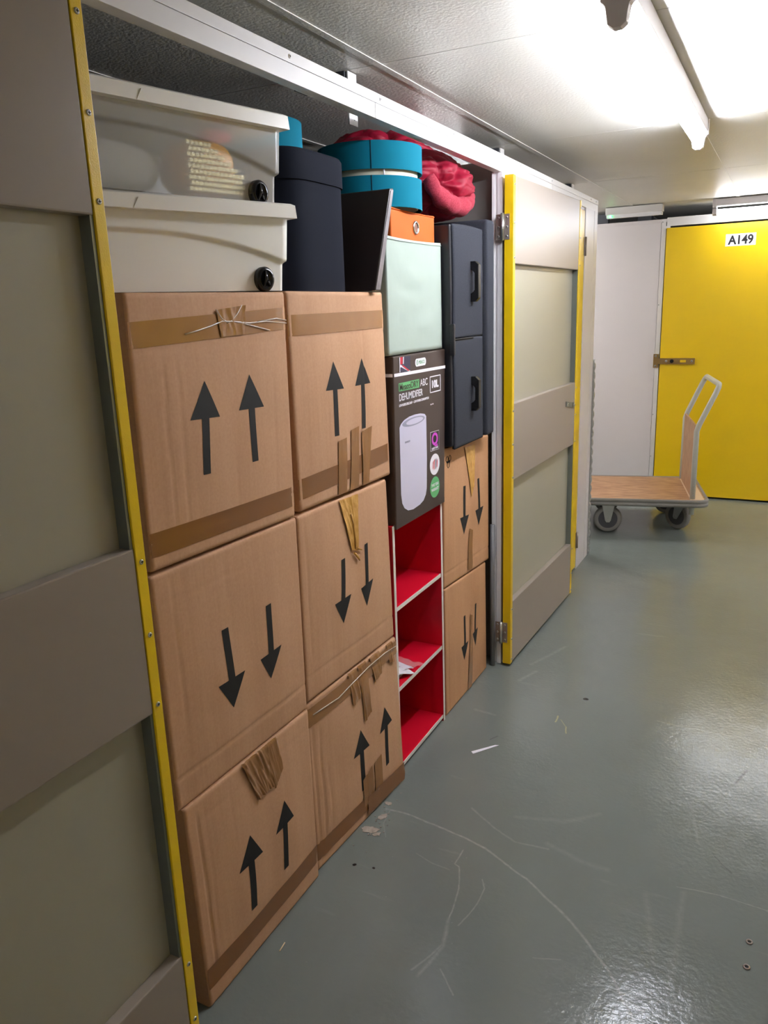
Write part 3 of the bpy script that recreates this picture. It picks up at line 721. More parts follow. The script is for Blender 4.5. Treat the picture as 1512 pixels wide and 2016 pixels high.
# third column (behind the post)
e, F, C, tp = spec_box('cardboard box with two down arrows on the floor beside the white door post',
    (2.391,0.0), (2.822,0.0), (2.812,0.466), (2.388,0.492),
    [((2.564,0.148),(2.530,0.214),(2.605,0.212),(2.570,0.327)), ((2.686,0.156),(2.658,0.217),(2.717,0.223),(2.689,0.333))],
    m='card2', seed=8, vcreases=((0.06,0.002,0.0,1.0),), bulge=0.003)
tp([(2.601,0.003),(2.648,0.003),(2.650,0.300),(2.629,0.310)], 'tape', wr=0.002, seed=2, lift=0.0012)
e, F, C, tp = spec_box('cardboard box with two down arrows and a small printed emblem, under the charcoal fabric chest',
    (2.386,0.497), (2.838,0.470), (2.846,0.972), (2.400,0.990),
    [((2.569,0.646),(2.529,0.717),(2.618,0.710),(2.578,0.826)), ((2.722,0.641),(2.683,0.708),(2.774,0.706),(2.723,0.824))],
    m='card2', x=(0.0,0.004,0.0,0.0), seed=9, creases=((0.105,0.0016,0.0),), bulge=0.003)
tp([(2.604,0.497),(2.651,0.490),(2.655,0.640),(2.621,0.655)], 'tape', wr=0.002, seed=5, lift=0.0012)
tp([(2.640,0.772),(2.668,0.815),(2.690,0.960),(2.586,0.965)], 'tapegold', wr=0.004, seed=8, nu=20, nv=36)
mb = MB()
for cy_, cz_, r_ in ((2.425,0.951,0.011),(2.450,0.951,0.011),(2.437,0.931,0.012)):
    path = []
    for k in range(6):
        a = k*math.pi/3+0.3; u, v = uv_of(*C, cy_+r_*math.cos(a), cz_+r_*math.sin(a)); p = F(u, v); path.append((p.x+0.0006, p.y, p.z))
    mb.tube(path, 0.0010, 4, close=True)
for dy in (-0.012, -0.004, 0.004, 0.012):
    path = []
    for z in (0.937, 0.945):
        u, v = uv_of(*C, 2.437+dy, z); p = F(u, v); path.append((p.x+0.0007, p.y, p.z))
    mb.tube(path, 0.0016, 4)
mb.build('printed_emblem', 'ink', e)

# ================================================================== RED BOOKCASE
SY0, SY1, SZ = 1.9885, 2.366, 0.828
e = empty('bookcase', (-0.14, (SY0+SY1)/2, 0), 'narrow red bookcase with white front edges and empty shelves', 'bookcase')
XB, XF = -0.285, 0.004
for y0, y1 in ((SY0, SY0+0.013), (SY1-0.013, SY1)):
    MB().box(XB, XF-0.0012, y0, y1, 0, SZ).use(1).box(XF-0.0012, XF, y0, y1, 0, SZ).build('side_panel', ['red', 'whiteedge'], e)
for z0, nm in ((0.012, 'bottom_panel'), (0.282, 'shelf'), (0.552, 'shelf'), (SZ-0.013, 'top_panel')):
    MB().box(XB, XF-0.004, SY0+0.013, SY1-0.013, z0, z0+0.013).use(1).box(XF-0.004, XF-0.0025, SY0+0.013, SY1-0.013, z0, z0+0.013).use(2).box(XB, XB+0.001, SY0+0.013, SY1-0.013, z0, z0+0.0005).build(nm, ['red' if nm != 'top_panel' else 'chip', 'whiteedge', 'chip'], e)
MB().box(XB-0.004, XB, SY0, SY1, 0, SZ).build('back_panel', 'red', e)
MB().tube([(XF-0.02, SY0+0.0155, 0.572), (XF-0.02, SY0+0.013, 0.572)], 0.004, 10).build('shelf_peg_hole', 'black', e)

# plastic packet of papers on the middle shelf
e = empty('document_packet', (-0.08, 2.05, 0.296), 'clear plastic packet of white papers on the middle shelf of the red bookcase', 'packet')
mb = MB()
for k, (dy, dx, rot, dz) in enumerate(((0.0, 0.0, 0.15, 0.0), (0.012, -0.006, 0.35, 0.004), (-0.006, 0.006, 0.55, 0.008))):
    def fn(a, b, dy=dy, dx=dx, rot=rot, dz=dz):
        u = (a-0.5)*0.16; v = (b-0.5)*0.12; y = 2.075+dy+u*math.cos(rot)-v*math.sin(rot); x = -0.09+dx+u*math.sin(rot)+v*math.cos(rot)
        return (x, max(y, 2.004), 0.301+dz+0.045*max(0, 0.5-a)*(0.3+b) + 0.006*math.sin(a*9+k))
    mb.grid(fn, 14, 10)
o = mb.build('papers', 'paper', e); sm = o.modifiers.new('s', 'SOLIDIFY'); sm.thickness = 0.0015
mb = MB()
def fn(a, b):
    u = (a-0.5)*0.19; v = (b-0.5)*0.17; rot = 0.3
    return (-0.10+u*math.sin(rot)+v*math.cos(rot), 2.100+u*math.cos(rot)-v*math.sin(rot)*0.6, 0.318+0.05*max(0,0.55-a)*(0.5+b)+0.012*noise.noise(Vector((a*6,b*6,2)))-0.016*max(0,(a-0.6))*2)
mb.grid(fn, 24, 18); o = mb.build('plastic_sleeve', 'film', e)

# ================================================================== DEHUMIDIFIER CARTON
HX = 0.012
KP = 1.0184
def KY(y): return y*KP
def KZ(z): return 1.45+(z-1.45)*KP
e = empty('appliance_carton', (-0.1, 2.16, 0.83), 'dark brown printed dehumidifier carton standing on the red bookcase', 'box')
b = MB(); b.hexa([(-0.26,1.999,0.829),(HX,1.999,0.829),(HX,2.372,0.829),(-0.26,2.372,0.829),(-0.26,2.012,1.322),(HX,2.012,1.322),(HX,2.394,1.322),(-0.26,2.394,1.322)], 0.004, 3)
o = b.build('carton', 'box_dark', e)
MB().hexa([(0.0052,2.000,0.816),(HX,2.000,0.816),(HX,2.371,0.816),(0.0052,2.371,0.816),(0.0052,2.000,0.834),(HX,2.000,0.834),(HX,2.371,0.834),(0.0052,2.371,0.834)], 0.001).build('bottom_flap', 'box_dark', e)
MB().box(-0.255, HX-0.006, 1.9555, 1.9575, 0.84, 1.30).build('side_print', 'box_side', e) if False else None
def yl(y, z): return y + (z-1.322)*0.0  # the measured points already follow the lean
def fr(lift): return lambda pts: [(HX+lift, p[0], p[1]) for p in pts]
def poly_print(name, pts, m, lift=0.0004, th=0.0003):
    return MB().prism([(KY(p[0]), KZ(p[1])) for p in pts], 'x', HX+lift, HX+lift+th).build(name, m, e)
poly_print('white_band', [(1.978,1.268),(2.349,1.264),(2.349,1.273),(1.978,1.277)], 'printwhite')
MB().box(-0.25, HX-0.002, 2.0085, 2.0095, KZ(1.268), KZ(1.277)).build('white_band', 'printwhite', e)
# flag panel
poly_print('flag_print', [(2.012,1.278),(2.085,1.277),(2.087,1.320),(2.013,1.320)], 'printnavy')
poly_print('flag_print', [(2.013,1.297),(2.022,1.299),(2.085,1.277),(2.070,1.277),(2.025,1.292),(2.013,1.292)], 'printwhite', 0.0008)
poly_print('flag_print', [(2.017,1.300),(2.033,1.300),(2.035,1.320),(2.017,1.320)], 'printred', 0.0008)
poly_print('flag_print', [(2.028,1.296),(2.036,1.297),(2.078,1.279),(2.068,1.278)], 'printred', 0.0012)
poly_print('flag_print', [(2.036,1.300),(2.041,1.300),(2.043,1.320),(2.038,1.320)], 'printwhite', 0.0008)
poly_print('flag_print', [(2.012,1.278),(2.016,1.278),(2.018,1.320),(2.013,1.320)], 'printwhite', 0.0010)
# pill logo
pts = []
for k in range(24):
    a = 2*math.pi*k/24; c_ = 2.159 + (0.028 if math.cos(a) > 0 else -0.028); pts.append((c_+0.011*math.cos(a), 1.297+0.0115*math.sin(a)))
poly_print('logo_pill', pts, 'printwhite')
mb = MB(); fr_ = lambda y0, z0, lift=0.0009: (lambda u, v, w_: (HX+lift+w_, KY(y0+u), KZ(z0+v)))
add_text(mb, 'MEACO', 0.015, fr_(2.147,1.292), width=0.040)
mb.tube([(HX+0.001, KY(2.134+0.005*math.cos(a_*math.pi/6)), KZ(1.297+0.007*math.sin(a_*math.pi/6))) for a_ in range(12)], 0.0008, 4, close=True)
mb.build('logo_lettering', 'printgreen', e)
poly_print('green_label', [(2.005,1.225),(2.144,1.223),(2.145,1.248),(2.005,1.248)], 'printgreen')
mb = MB(); add_text(mb, 'MeacoDRY', 0.026, fr_(2.010,1.2275), width=0.130, offset=0.0003); mb.build('green_label_lettering', 'box_dark', e)
for y_ in (2.226, 2.240): MB().box(HX+0.0004, HX+0.0007, KY(y_), KY(y_)+0.009, KZ(1.160), KZ(1.164)).build('small_print', 'printwhite', e)
mb = MB(); add_text(mb, 'ABC', 0.030, fr_(2.152,1.2255,0.0004), width=0.055); mb.build('series_lettering', 'printwhite', e)
mb = MB(); add_text(mb, 'DEHUMIDIFIER', 0.0290, fr_(2.006,1.1975,0.0004), width=0.163, offset=0.0003)
mb.build('title_lettering', 'printwhite', e)
mb = MB(); add_text(mb, 'LOW NOISE LEVEL 38 dB  \u2022  LOW POWER CONSUMPTION', 0.0095, fr_(2.004,1.1815,0.0004), width=0.210, offset=0.0004)
mb.build('caption_lettering', 'printwhite', e)
mb = MB()
for q in ((2.224,2.309,1.245,1.248),(2.224,2.309,1.197,1.200),(2.224,2.228,1.197,1.248),(2.305,2.309,1.197,1.248)): mb.box(HX+0.0004, HX+0.0007, KY(q[0]), KY(q[1]), KZ(q[2]), KZ(q[3]))
add_text(mb, '10L', 0.030, fr_(2.240,1.2125,0.0004), width=0.052, offset=0.0016)
mb.build('capacity_label', 'printwhite', e)
# appliance picture
pts = [(2.002,1.122),(2.012,1.131),(2.035,1.140),(2.070,1.1455),(2.110,1.1465),(2.150,1.1445),(2.180,1.139),(2.191,1.131),(2.190,1.0),(2.184,0.905),(2.176,0.887),(2.158,0.872),(2.130,0.865),(2.081,0.862),(2.045,0.867),(2.020,0.880),(2.006,0.898),(2.000,0.925)]
poly_print('appliance_picture', pts, 'printlilac')
pts = [(2.100+0.080*math.cos(2*math.pi*k/28), 1.128+0.0125*math.sin(2*math.pi*k/28)+0.0) for k in range(28)]
poly_print('appliance_picture', pts, 'printgrey', 0.0008)
pts = [(2.106+0.060*math.cos(2*math.pi*k/28), 1.128+0.0085*math.sin(2*math.pi*k/28)) for k in range(28)]
poly_print('appliance_picture', pts, 'printlilac', 0.0012)
mb = MB(); add_text(mb, 'meaco', 0.012, fr_(2.036,1.071,0.0008), width=0.034); mb.build('appliance_lettering', 'printgrey', e)
# Q badge
poly_print('quality_label', [(2.220,1.015),(2.287,1.013),(2.289,1.074),(2.221,1.076)], 'printwhite')
poly_print('quality_label', [(2.222,1.0165),(2.285,1.0145),(2.287,1.0725),(2.223,1.0745)], 'box_side', 0.0008)
mb = MB(); add_text(mb, 'Q', 0.052, fr_(2.229,1.033,0.0012), width=0.048, offset=0.0018); mb.build('quality_letter', 'printmagenta', e)
mb = MB(); add_text(mb, 'QUIET MARK', 0.009, fr_(2.228,1.0185,0.0012), width=0.052, offset=0.0004); mb.build('quality_lettering', 'printwhite', e)
def disc(cy, cz, ry, rz, m, lift, name='round_label'):
    poly_print(name, [(cy+ry*math.cos(2*math.pi*k/36), cz+rz*math.sin(2*math.pi*k/36)) for k in range(36)], m, lift)
disc(2.251, 0.969, 0.039, 0.034, 'printwhite', 0.0004)
for dy, mm, h in ((-0.018,'printred',0.014),(-0.008,'printred',0.018),(0.004,'printnavy',0.018),(0.014,'printred',0.014)):
    poly_print('round_label', [(2.251+dy,0.969-h),(2.256+dy,0.969-h+0.004),(2.260+dy,0.969+h),(2.253+dy,0.969+h-0.005)], mm, 0.0008)
disc(2.249, 0.895, 0.038, 0.034, 'printgreen', 0.0004)
mb = MB(); add_text(mb, 'TWO YEAR', 0.013, fr_(2.220,0.899,0.0008), width=0.058, offset=0.0003); add_text(mb, 'WARRANTY', 0.013, fr_(2.220,0.884,0.0008), width=0.058, offset=0.0003); mb.build('warranty_lettering', 'printwhite', e)

# ================================================================== STORAGE CUBES
# mint cube, open at the top
e = empty('fabric_storage_cube', (-0.17, 2.20, 1.324), 'pale mint green fabric storage cube on top of the dehumidifier carton', 'storage box')
mb = MB()
def cube_wall(mb, cx0, cx1, y0, y1, z0, z1, wob, seed, n=60):
    per = [(cx1, y0), (cx1, y1), (cx0, y1), (cx0, y0)]
    rings = []
    nz = 24
    for j in range(nz+1):
        t = j/nz; z = lerp(z0, z1, t); ring = []
        for s in range(4):
            a = per[s]; c = per[(s+1)%4]
            for k in range(n):
                f = k/n; x = lerp(a[0], c[0], f); y = lerp(a[1], c[1], f)
                nrm = [(1,0),(0,1),(-1,0),(0,-1)][s]
                d = wob*(noise.noise(Vector((f*2.2+s*5+seed, t*5, seed))) + 0.35*noise.noise(Vector((f*5, t*22, seed+4)))) * min(1, 5*min(f,1-f)) * (0.4+min(1, 3*min(t, 1-t)))
                ring.append((x+nrm[0]*d, y+nrm[1]*d, z + (-0.004*math.sin(math.pi*f) if j == nz else 0)))
        rings.append(ring)
    mb.loft(rings, caps=False)
cube_wall(mb, -0.34, 0.004, 2.004, 2.388, 1.3245, 1.648, 0.004, 3)
mb.box(-0.335, 0.0, 2.008, 2.384, 1.3245, 1.328)
o = mb.build('fabric_body', 'mint', e); sm = o.modifiers.new('s', 'SOLIDIFY'); sm.thickness = 0.004; sm.offset = -1
MB().tube([(0.0050,2.004,1.640),(0.0052,2.10,1.638),(0.0052,2.28,1.638),(0.0050,2.388,1.640)], 0.0012, 6).build('top_hem', 'mint', e)
# orange cube sunk inside it
e = empty('fabric_storage_cube', (-0.17, 2.225, 1.45), 'orange fabric storage cube with chrome grommet, sitting inside the mint green cube', 'storage box')
mb = MB(); cube_wall(mb, -0.32, -0.012, 2.072, 2.376, 1.45, 1.728, 0.002, 8); mb.box(-0.318, -0.014, 2.074, 2.374, 1.45, 1.454)
o = mb.build('fabric_body', 'orange', e); sm = o.modifiers.new('s', 'SOLIDIFY'); sm.thickness = 0.004; sm.offset = -1
MB().tube([(-0.0115+0.0005, 2.236+0.016*math.cos(a*math.pi/10), 1.684+0.016*math.sin(a*math.pi/10)) for a in range(20)], 0.0045, 8, close=True).build('grommet', 'grommet', e)
MB().tube([(-0.0125,2.236,1.684),(-0.0100,2.236,1.684)], 0.014, 20).build('grommet_hole', 'tanwood', e)
MB().tube([(-0.0115, 2.072, 1.724),(-0.0115, 2.376, 1.724)], 0.0018, 6).build('top_hem', 'orange', e)

# ================================================================== TEAL LAMPSHADES
def circ(cx, cy, r, z, n=64): return [(cx+r*math.cos(2*math.pi*k/n), cy+r*math.sin(2*math.pi*k/n), z) for k in range(n)]
def band(cx, cy, r, z0, z1, th=0.0025):
    mb = MB(); rings = [circ(cx,cy,r,z0), circ(cx,cy,r,z1), circ(cx,cy,r-th,z1), circ(cx,cy,r-th,z0), circ(cx,cy,r,z0)]
    mb.loft(rings, caps=False); return mb
CX, CY, RL = -0.132, 2.190, 0.150
e = empty('lampshade', (CX, CY, 1.730), 'large two-tier teal drum lampshade with a cream gap, resting on the orange cube', 'lampshade')
o = band(CX, CY, RL, 1.731, 1.813).build('lower_band', 'teal', e); smoothify(o)
o = band(CX, CY, RL+0.002, 1.829, 1.902).build('upper_band', 'teal', e); smoothify(o)
o = band(CX, CY, RL-0.012, 1.735, 1.898).build('inner_lining', 'cream', e); smoothify(o)
# seam facing the viewer
a0 = math.atan2(-CY, 1.0-CX) + 0.02
for r_, z0, z1 in ((RL,1.731,1.813),(RL+0.002,1.829,1.902)):
    MB().tube([(CX+(r_+0.0002)*math.cos(a0), CY+(r_+0.0002)*math.sin(a0), z0), (CX+(r_+0.0002)*math.cos(a0), CY+(r_+0.0002)*math.sin(a0), z1)], 0.0011, 6).build('seam', 'navy', e)
for k in range(3):
    a = a0+0.25+k*2.1
    MB().tube([(CX+(RL-0.006)*math.cos(a), CY+(RL-0.006)*math.sin(a), 1.808), (CX+(RL-0.006)*math.cos(a), CY+(RL-0.006)*math.sin(a), 1.834)], 0.0025, 8).build('spacer', 'printwhite', e)
for z in (1.732, 1.901):
    o = MB().tube(circ(CX, CY, RL-0.001, z, 48), 0.0016, 6, close=True).build('rim_wire', 'teal', e)
e = empty('lampshade', (-0.2, 1.71, 1.823), 'small teal drum lampshade peeping out behind the upper clear bin', 'lampshade')
o = band(-0.2, 1.71, 0.118, 1.823, 1.897).build('shade', 'teal', e); smoothify(o)
MB().tube(circ(-0.2, 1.71, 0.117, 1.896, 48), 0.0015, 6, close=True).build('rim_wire', 'teal', e)

# ================================================================== NAVY OVAL HAMPER
def sup(cx, cy, a, b_, z, n=96, p=4.2):
    out = []
    for k in range(n):
        t = 2*math.pi*k/n; c, s = math.cos(t), math.sin(t)
        out.append((cx + a*math.copysign(abs(c)**(2/p), c), cy + b_*math.copysign(abs(s)**(2/p), s), z))
    return out
e = empty('storage_hamper', (-0.165, 1.71, 1.5), 'tall dark navy fabric hamper with rounded corners and lid, behind the two white bins', 'hamper')
HXc, HYc, HA, HB = -0.165, 1.742, 0.135, 0.142
mb = MB(); mb.loft([sup(HXc,HYc,HA,HB,z) for z in (1.501,1.52,1.60,1.70,1.752)]); o = mb.build('body', 'navy', e); smoothify(o, 60)
mb = MB(); mb.loft([sup(HXc,HYc,HA+0.004,HB+0.004,z) for z in (1.751,1.78,1.812)]+[sup(HXc,HYc,HA,HB,1.819), sup(HXc,HYc,HA-0.01,HB-0.01,1.822)]); o = mb.build('lid', 'navy', e); smoothify(o, 60)

# ================================================================== BLACK BOARD
e = empty('table_top', (-0.2, 1.95, 1.501), 'black-stained wooden board leaning upright with worn pale edge, beside the teal lampshade', 'board')
yb, yt = 1.905, 2.008
b = MB().hexa([(-0.36,yb,1.501),(0.018,yb,1.501),(0.018,yb+0.032,1.501),(-0.36,yb+0.032,1.501),(-0.36,yt,1.765),(0.020,yt,1.765),(0.020,yt+0.022,1.768),(-0.36,yt+0.022,1.768)], 0.003)
b.build('board', 'blackwood', e)
MB().hexa([(0.0175,yb+0.003,1.504),(0.0192,yb+0.003,1.504),(0.0192,yb+0.029,1.504),(0.0175,yb+0.029,1.504),(0.0195,yt+0.003,1.760),(0.0212,yt+0.003,1.760),(0.0212,yt+0.019,1.763),(0.0195,yt+0.019,1.763)]).build('worn_edge', 'blackwoodedge', e)
b = MB()
def by(z): return lerp(yb, yt, (z-1.501)/0.264)
b.prism([(-0.165,1.655),(-0.140,1.660),(-0.126,1.725),(-0.134,1.738),(-0.165,1.738)], 'y', 1.951, 1.953)
b.bm.verts.ensure_lookup_table()
for v in b.bm.verts: v.co.y = by(v.co.z) - (0.012 if v.co.y < 1.952 else 0.0003)
b.build('wooden_bracket', 'tanwood', e)

# ================================================================== WHITE BINS
def bin_(name, label, z0, zt, body_m, lid_m, A, B, depth=0.40, clipz=None, clipu=0.84, taper=0.010):
    """front runs from A to B (x,y); leans back into the unit"""
    A = Vector((A[0], A[1])); B = Vector((B[0], B[1])); L_ = (B-A).length; t = (B-A)/L_; nrm = Vector((t.y, -t.x))   # outward (+x side)
    e = empty(name, ((A.x+B.x)/2, (A.y+B.y)/2, z0), label, 'storage bin')
    def P(s, d, z): q = A + t*s + nrm*d; return (q.x, q.y, z)
    H = zt - z0
    zl = zt - 0.030   # underside of the lid skirt
    # front face with raised arched brow
    def arch(u): # height of the step at u 0..1 (in z)
        return zl - 0.018 - 0.10*H - 0.40*H*(abs(u-0.35)/0.65)**2.2*0.75
    nu, nz = 80, 60
    mb = MB()
    def face(u, v):
        z = lerp(z0, zl+0.004, v); inset = taper*(1-v)
        s = lerp(inset, L_-inset, u)
        st = 1/(1+math.exp(-(z-arch(u))/0.0012))
        d = -inset*0.5 + 0.008*st - 0.008
        s += 0.006*st*(2*u-1) if abs(2*u-1) > 0.985 else 0
        return P(s, d, z)
    mb.grid(face, nu, nz)
    c0 = taper
    for (sa, sb) in ((0, 0), (1, 1)):
        def side(u, v, sa=sa):
            z = lerp(z0, zl+0.004, v); inset = taper*(1-v); s = inset if sa == 0 else L_-inset
            st = 1/(1+math.exp(-(z-arch(float(sa)))/0.0012)); d0 = -inset*0.5+0.008*st-0.008
            if st > 0.5: s += -0.006 if sa == 0 else 0.006
            return P(s, lerp(d0, -depth+inset, u), z)
        mb.grid(side, 12, nz)
    mb.grid(lambda u, v: P(lerp(taper*(1-v), L_-taper*(1-v), u), -depth+taper*(1-v), lerp(z0, zl, v)), 10, 6)
    mb.grid(lambda u, v: P(lerp(taper, L_-taper, u), lerp(-taper*0.5-0.008, -depth+taper, v), z0), 6, 6)
    bmesh.ops.remove_doubles(mb.bm, verts=mb.bm.verts, dist=0.0006)
    o = mb.build('tub', body_m, e)
    # lid: skirt with a notch, slightly domed
    mb = MB()
    def lidring(z, o_): return [P(-o_, o_, z), P(L_+o_, o_, z), P(L_+o_, -depth-o_, z), P(-o_, -depth-o_, z)]
    def subd(r, n=24):
        out = []
        for k in range(4):
            a, c = Vector(r[k]), Vector(r[(k+1)%4])
            for i in range(n): out.append(a.lerp(c, i/n))
        return out
    R_ = [subd(lidring(zl, 0.012)), subd(lidring(zl, 0.019)), subd(lidring(zt-0.004, 0.017)), subd(lidring(zt, 0.010)), subd(lidring(zt, -0.03)), subd(lidring(zt-0.006, -0.045))]
    mb.loft(R_)
    o = mb.build('lid', lid_m, e); smoothify(o, 35)
    # small notch moulding in the skirt
    u0 = 0.40*L_
    MB().hexa([P(u0-0.012,0.0195,zl+0.001),P(u0+0.010,0.0195,zl+0.001),P(u0+0.010,0.0185,zl+0.001),P(u0-0.012,0.0185,zl+0.001),P(u0-0.001,0.0198,zl+0.020),P(u0,0.0198,zl+0.020),P(u0,0.017,zl+0.020),P(u0-0.001,0.017,zl+0.020)]).build('lid_notch', 'binwhite', e)
    # round black latch
    cz = clipz; cu = clipu*L_; r_ = 0.0235
    mb = MB(); ring = lambda rr, d: [P(cu+rr*0.95*math.cos(2*math.pi*k/28), d, cz+rr*1.1*math.sin(2*math.pi*k/28)) for k in range(28)]
    mb.loft([ring(r_, -0.014), ring(r_, -0.001), ring(r_*0.9, 0.003), ring(r_*0.72, 0.004), ring(r_*0.6, 0.001)]); o = mb.build('latch', 'clip', e); smoothify(o, 50)
    mb = MB(); mb.tube([P(cu-0.008,0.002,cz-0.016), P(cu-0.002,0.005,cz), P(cu-0.001,0.003,cz+0.017)], [0.002,0.004,0.002], 8)
    mb.tube([P(cu+0.009,0.002,cz-0.015), P(cu+0.001,0.005,cz-0.004)], [0.0015,0.003], 8); mb.build('latch_grip', 'clip', o)
    return e, P, L_
e1, PB, LB = bin_('storage_bin', 'opaque white plastic storage bin with lid and black latch, standing on the cardboard box', 1.500, 1.679, 'binwhite', 'binlid', (-0.185, 0.965), (0.010, 1.508), depth=0.24, clipz=1.524, clipu=0.895)
e2, PB2, LB2 = bin_('storage_bin', 'translucent white plastic storage bin showing a yellow studded item, stacked on the white bin', 1.680, 1.857, 'binclear', 'binlid', (-0.130, 0.965), (0.003, 1.510), depth=0.26, clipz=1.698, clipu=0.895)
# things seen through the clear bin
mb = MB(); base = []
def lump(label, name, m, s0, s1, z0, z1, d=-0.03, dots=False, cat='cloth', back=-0.14):
    e = empty(name, PB2((s0+s1)/2, -0.08, z0), label, cat)
    mb = MB()
    def fn(u, v):
        th = u*2*math.pi; ph = (v-0.5)*math.pi; sc_ = (s1-s0)/2; cz_ = (z0+z1)/2; hz = (z1-z0)/2
        x = math.copysign(abs(math.cos(th))**0.7, math.cos(th))*math.cos(ph)**0.6 if abs(math.cos(ph)) > 1e-6 else 0
        y = math.copysign(abs(math.sin(th))**0.7, math.sin(th))*math.cos(ph)**0.6 if abs(math.cos(ph)) > 1e-6 else 0
        zz_ = math.copysign(abs(math.sin(ph))**0.7, math.sin(ph)); k = 1+0.08*noise.noise(Vector((x*2, y*2, zz_*2+s0*9)))
        return PB2((s0+s1)/2 + x*sc_*k, (d+back)/2 + y*(d-back)/2, cz_+zz_*hz*k)
    mb.grid(fn, 36, 20); bmesh.ops.remove_doubles(mb.bm, verts=mb.bm.verts, dist=0.0002)
    o = mb.build('body', m, e)
    if dots:
        mb = MB()
        for i in range(13):
            for j in range(10):
                s = s0+0.006+i*0.0105+(0.005 if j % 2 else 0); z = z0+0.008+j*0.0105
                f = (s-s0)/(s1-s0)
                if z > z1-0.01 - max(0, f-0.35)*0.09: continue
                p = Vector(PB2(s, d+0.005, z)); q = Vector(PB2(s, d-0.004, z)); mb.tube([q, p], 0.0042, 8)
        mb.build('studs', 'yellowdot', e)
    return e
M['yellowdot'] = mat('pale_yellow_stud', (255,246,190), 0.4)
lump('pale yellow studded item pressed against the wall of the upper bin', 'studded_mat', 'yellowstuff', 0.335, 0.480, 1.688, 1.796, d=-0.022, dots=True, cat='toy')
lump('pink cloth inside the upper bin, above the yellow item', 'folded_cloth', 'pinkstuff', 0.41, 0.475, 1.798, 1.822, d=-0.032, back=-0.10)
lump('reddish cloth near the yellow door strip inside the upper bin', 'folded_cloth', 'pinkstuff', 0.085, 0.150, 1.785, 1.820, d=-0.030, back=-0.20)
lump('grey cloth filling the middle of the upper bin', 'folded_cloth', 'greystuff', 0.05, 0.325, 1.685, 1.780, d=-0.045, back=-0.22)

# ================================================================== CHARCOAL TRUNK
TX = 0.036
e = empty('storage_chest', (-0.2, 2.58, 0.99), 'charcoal linen storage chest standing on end with two black handles', 'chest')
b = MB().box(-0.42, TX-0.006, 2.402, 2.690, 0.998, 1.705, 0.006, 3); b.build('vinyl_body', 'vinyl', e)
mb = MB()
def fpanel(z0, z1, seed):
    y0, y1 = 2.412, 2.690
    def fn(u, v):
        x = TX + 0.004*math.sin(math.pi*v)*math.sin(math.pi*u)
        dy = 0.006*math.sin(math.pi*v+seed)*(1-u)
        if min(u,1-u) < 0.02 or min(v,1-v) < 0.01: x -= 0.003
        zz_ = lerp(z0, z1, v) + 0.004*math.sin(math.pi*u)*(1 if v > 0.98 else 0)
        return (x, lerp(y0+dy, y1, u), zz_)
    m_ = MB(); m_.grid(fn, 40, 60)
    o = m_.build('front_panel', 'charcoal', e); s_ = o.modifiers.new('s', 'SOLIDIFY'); s_.thickness = 0.010; s_.offset = -1
fpanel(1.352, 1.706, 0.0); fpanel(0.988, 1.349, 0.4)
MB().box(TX-0.004, TX+0.0045, 2.415, 2.59, 1.3495, 1.3515).build('seam', 'vinyl', e)
b = MB().box(-0.42, TX+0.012, 2.700, 2.775, 0.992, 1.742, 0.014, 4); o = b.build('lid_flap', 'charcoal', e); smoothify(o)
MB().box(-0.42, TX-0.004, 2.690, 2.700, 1.0, 1.70).build('flap_gap', 'vinyl', e)
MB().box(TX-0.012, TX+0.006, 2.398, 2.412, 1.30, 1.40, 0.003).build('side_tab', 'vinyl', e)
for zc, h in ((1.533, 0.130), (1.160, 0.118)):
    mb = MB(); y = 2.568
    hh = h/2
    prof = [(TX+0.001,-hh),(TX+0.020,-hh),(TX+0.032,-hh+0.012),(TX+0.032,hh-0.012),(TX+0.020,hh),(TX+0.001,hh),(TX+0.001,hh-0.026),(TX+0.014,hh-0.030),(TX+0.020,hh-0.038),(TX+0.020,-hh+0.038),(TX+0.014,-hh+0.030),(TX+0.001,-hh+0.026)]
    mb.prism([(p[0], zc+p[1]) for p in prof], 'y', y-0.011, y+0.011, 0.002); mb.build('handle', 'black_plastic', e)

# ================================================================== DUVET
e = empty('rolled_duvet', (-0.25, 2.6, 1.75), 'crumpled crimson duvet stuffed on top of the charcoal chest', 'duvet')
def ridged(p, s):
    return 1-2*abs(noise.noise(p*s))
def duv(mb, c, rad, pinch=None, amp=0.028, seed=0, nu=150, nv=90, flat=None):
    def fn(u, v):
        th = u*2*math.pi; ph = (v-0.5)*math.pi
        d = Vector((math.cos(th)*math.cos(ph), math.sin(th)*math.cos(ph), math.sin(ph)))
        k = 1.0
        if pinch:
            # pleats radiating from a pinch direction
            pv = Vector(pinch).normalized(); a = d.angle(pv) if d.length > 0 else 0
            ref = pv.orthogonal().normalized(); q = d - pv*d.dot(pv)
            ang = math.atan2(q.dot(pv.cross(ref)), q.dot(ref)) if q.length > 1e-4 else 0
            w_ = 5.5*ang + 4.0*noise.noise(d*1.6+Vector((seed,0,0)))
            pl = (abs(math.sin(w_*0.5))**0.6)
            fade = min(1, a/0.35)*max(0.15, 1-a/2.6)
            k += (pl-0.6)*0.20*fade - 0.20*math.exp(-(a/0.25)**2)
        q_ = Vector((d.x*1.0, d.y*1.0, d.z*1.7)); k += amp*2.4*ridged(q_+Vector((seed,seed*2,0)), 2.1) - amp*1.5*abs(ridged(q_+Vector((0,seed,3)), 3.6))**3 - amp*0.8*abs(ridged(q_+Vector((3,seed,1)), 6.5))**4
        p = Vector((c[0]+d.x*rad[0]*k, c[1]+d.y*rad[1]*k, c[2]+d.z*rad[2]*k))
        if flat is not None and p.z < flat: p.z = flat + (p.z-flat)*0.04
        p.y = min(p.y, 2.93)
        return p
    mb.grid(fn, nu, nv); bmesh.ops.remove_doubles(mb.bm, verts=mb.bm.verts, dist=0.0003)
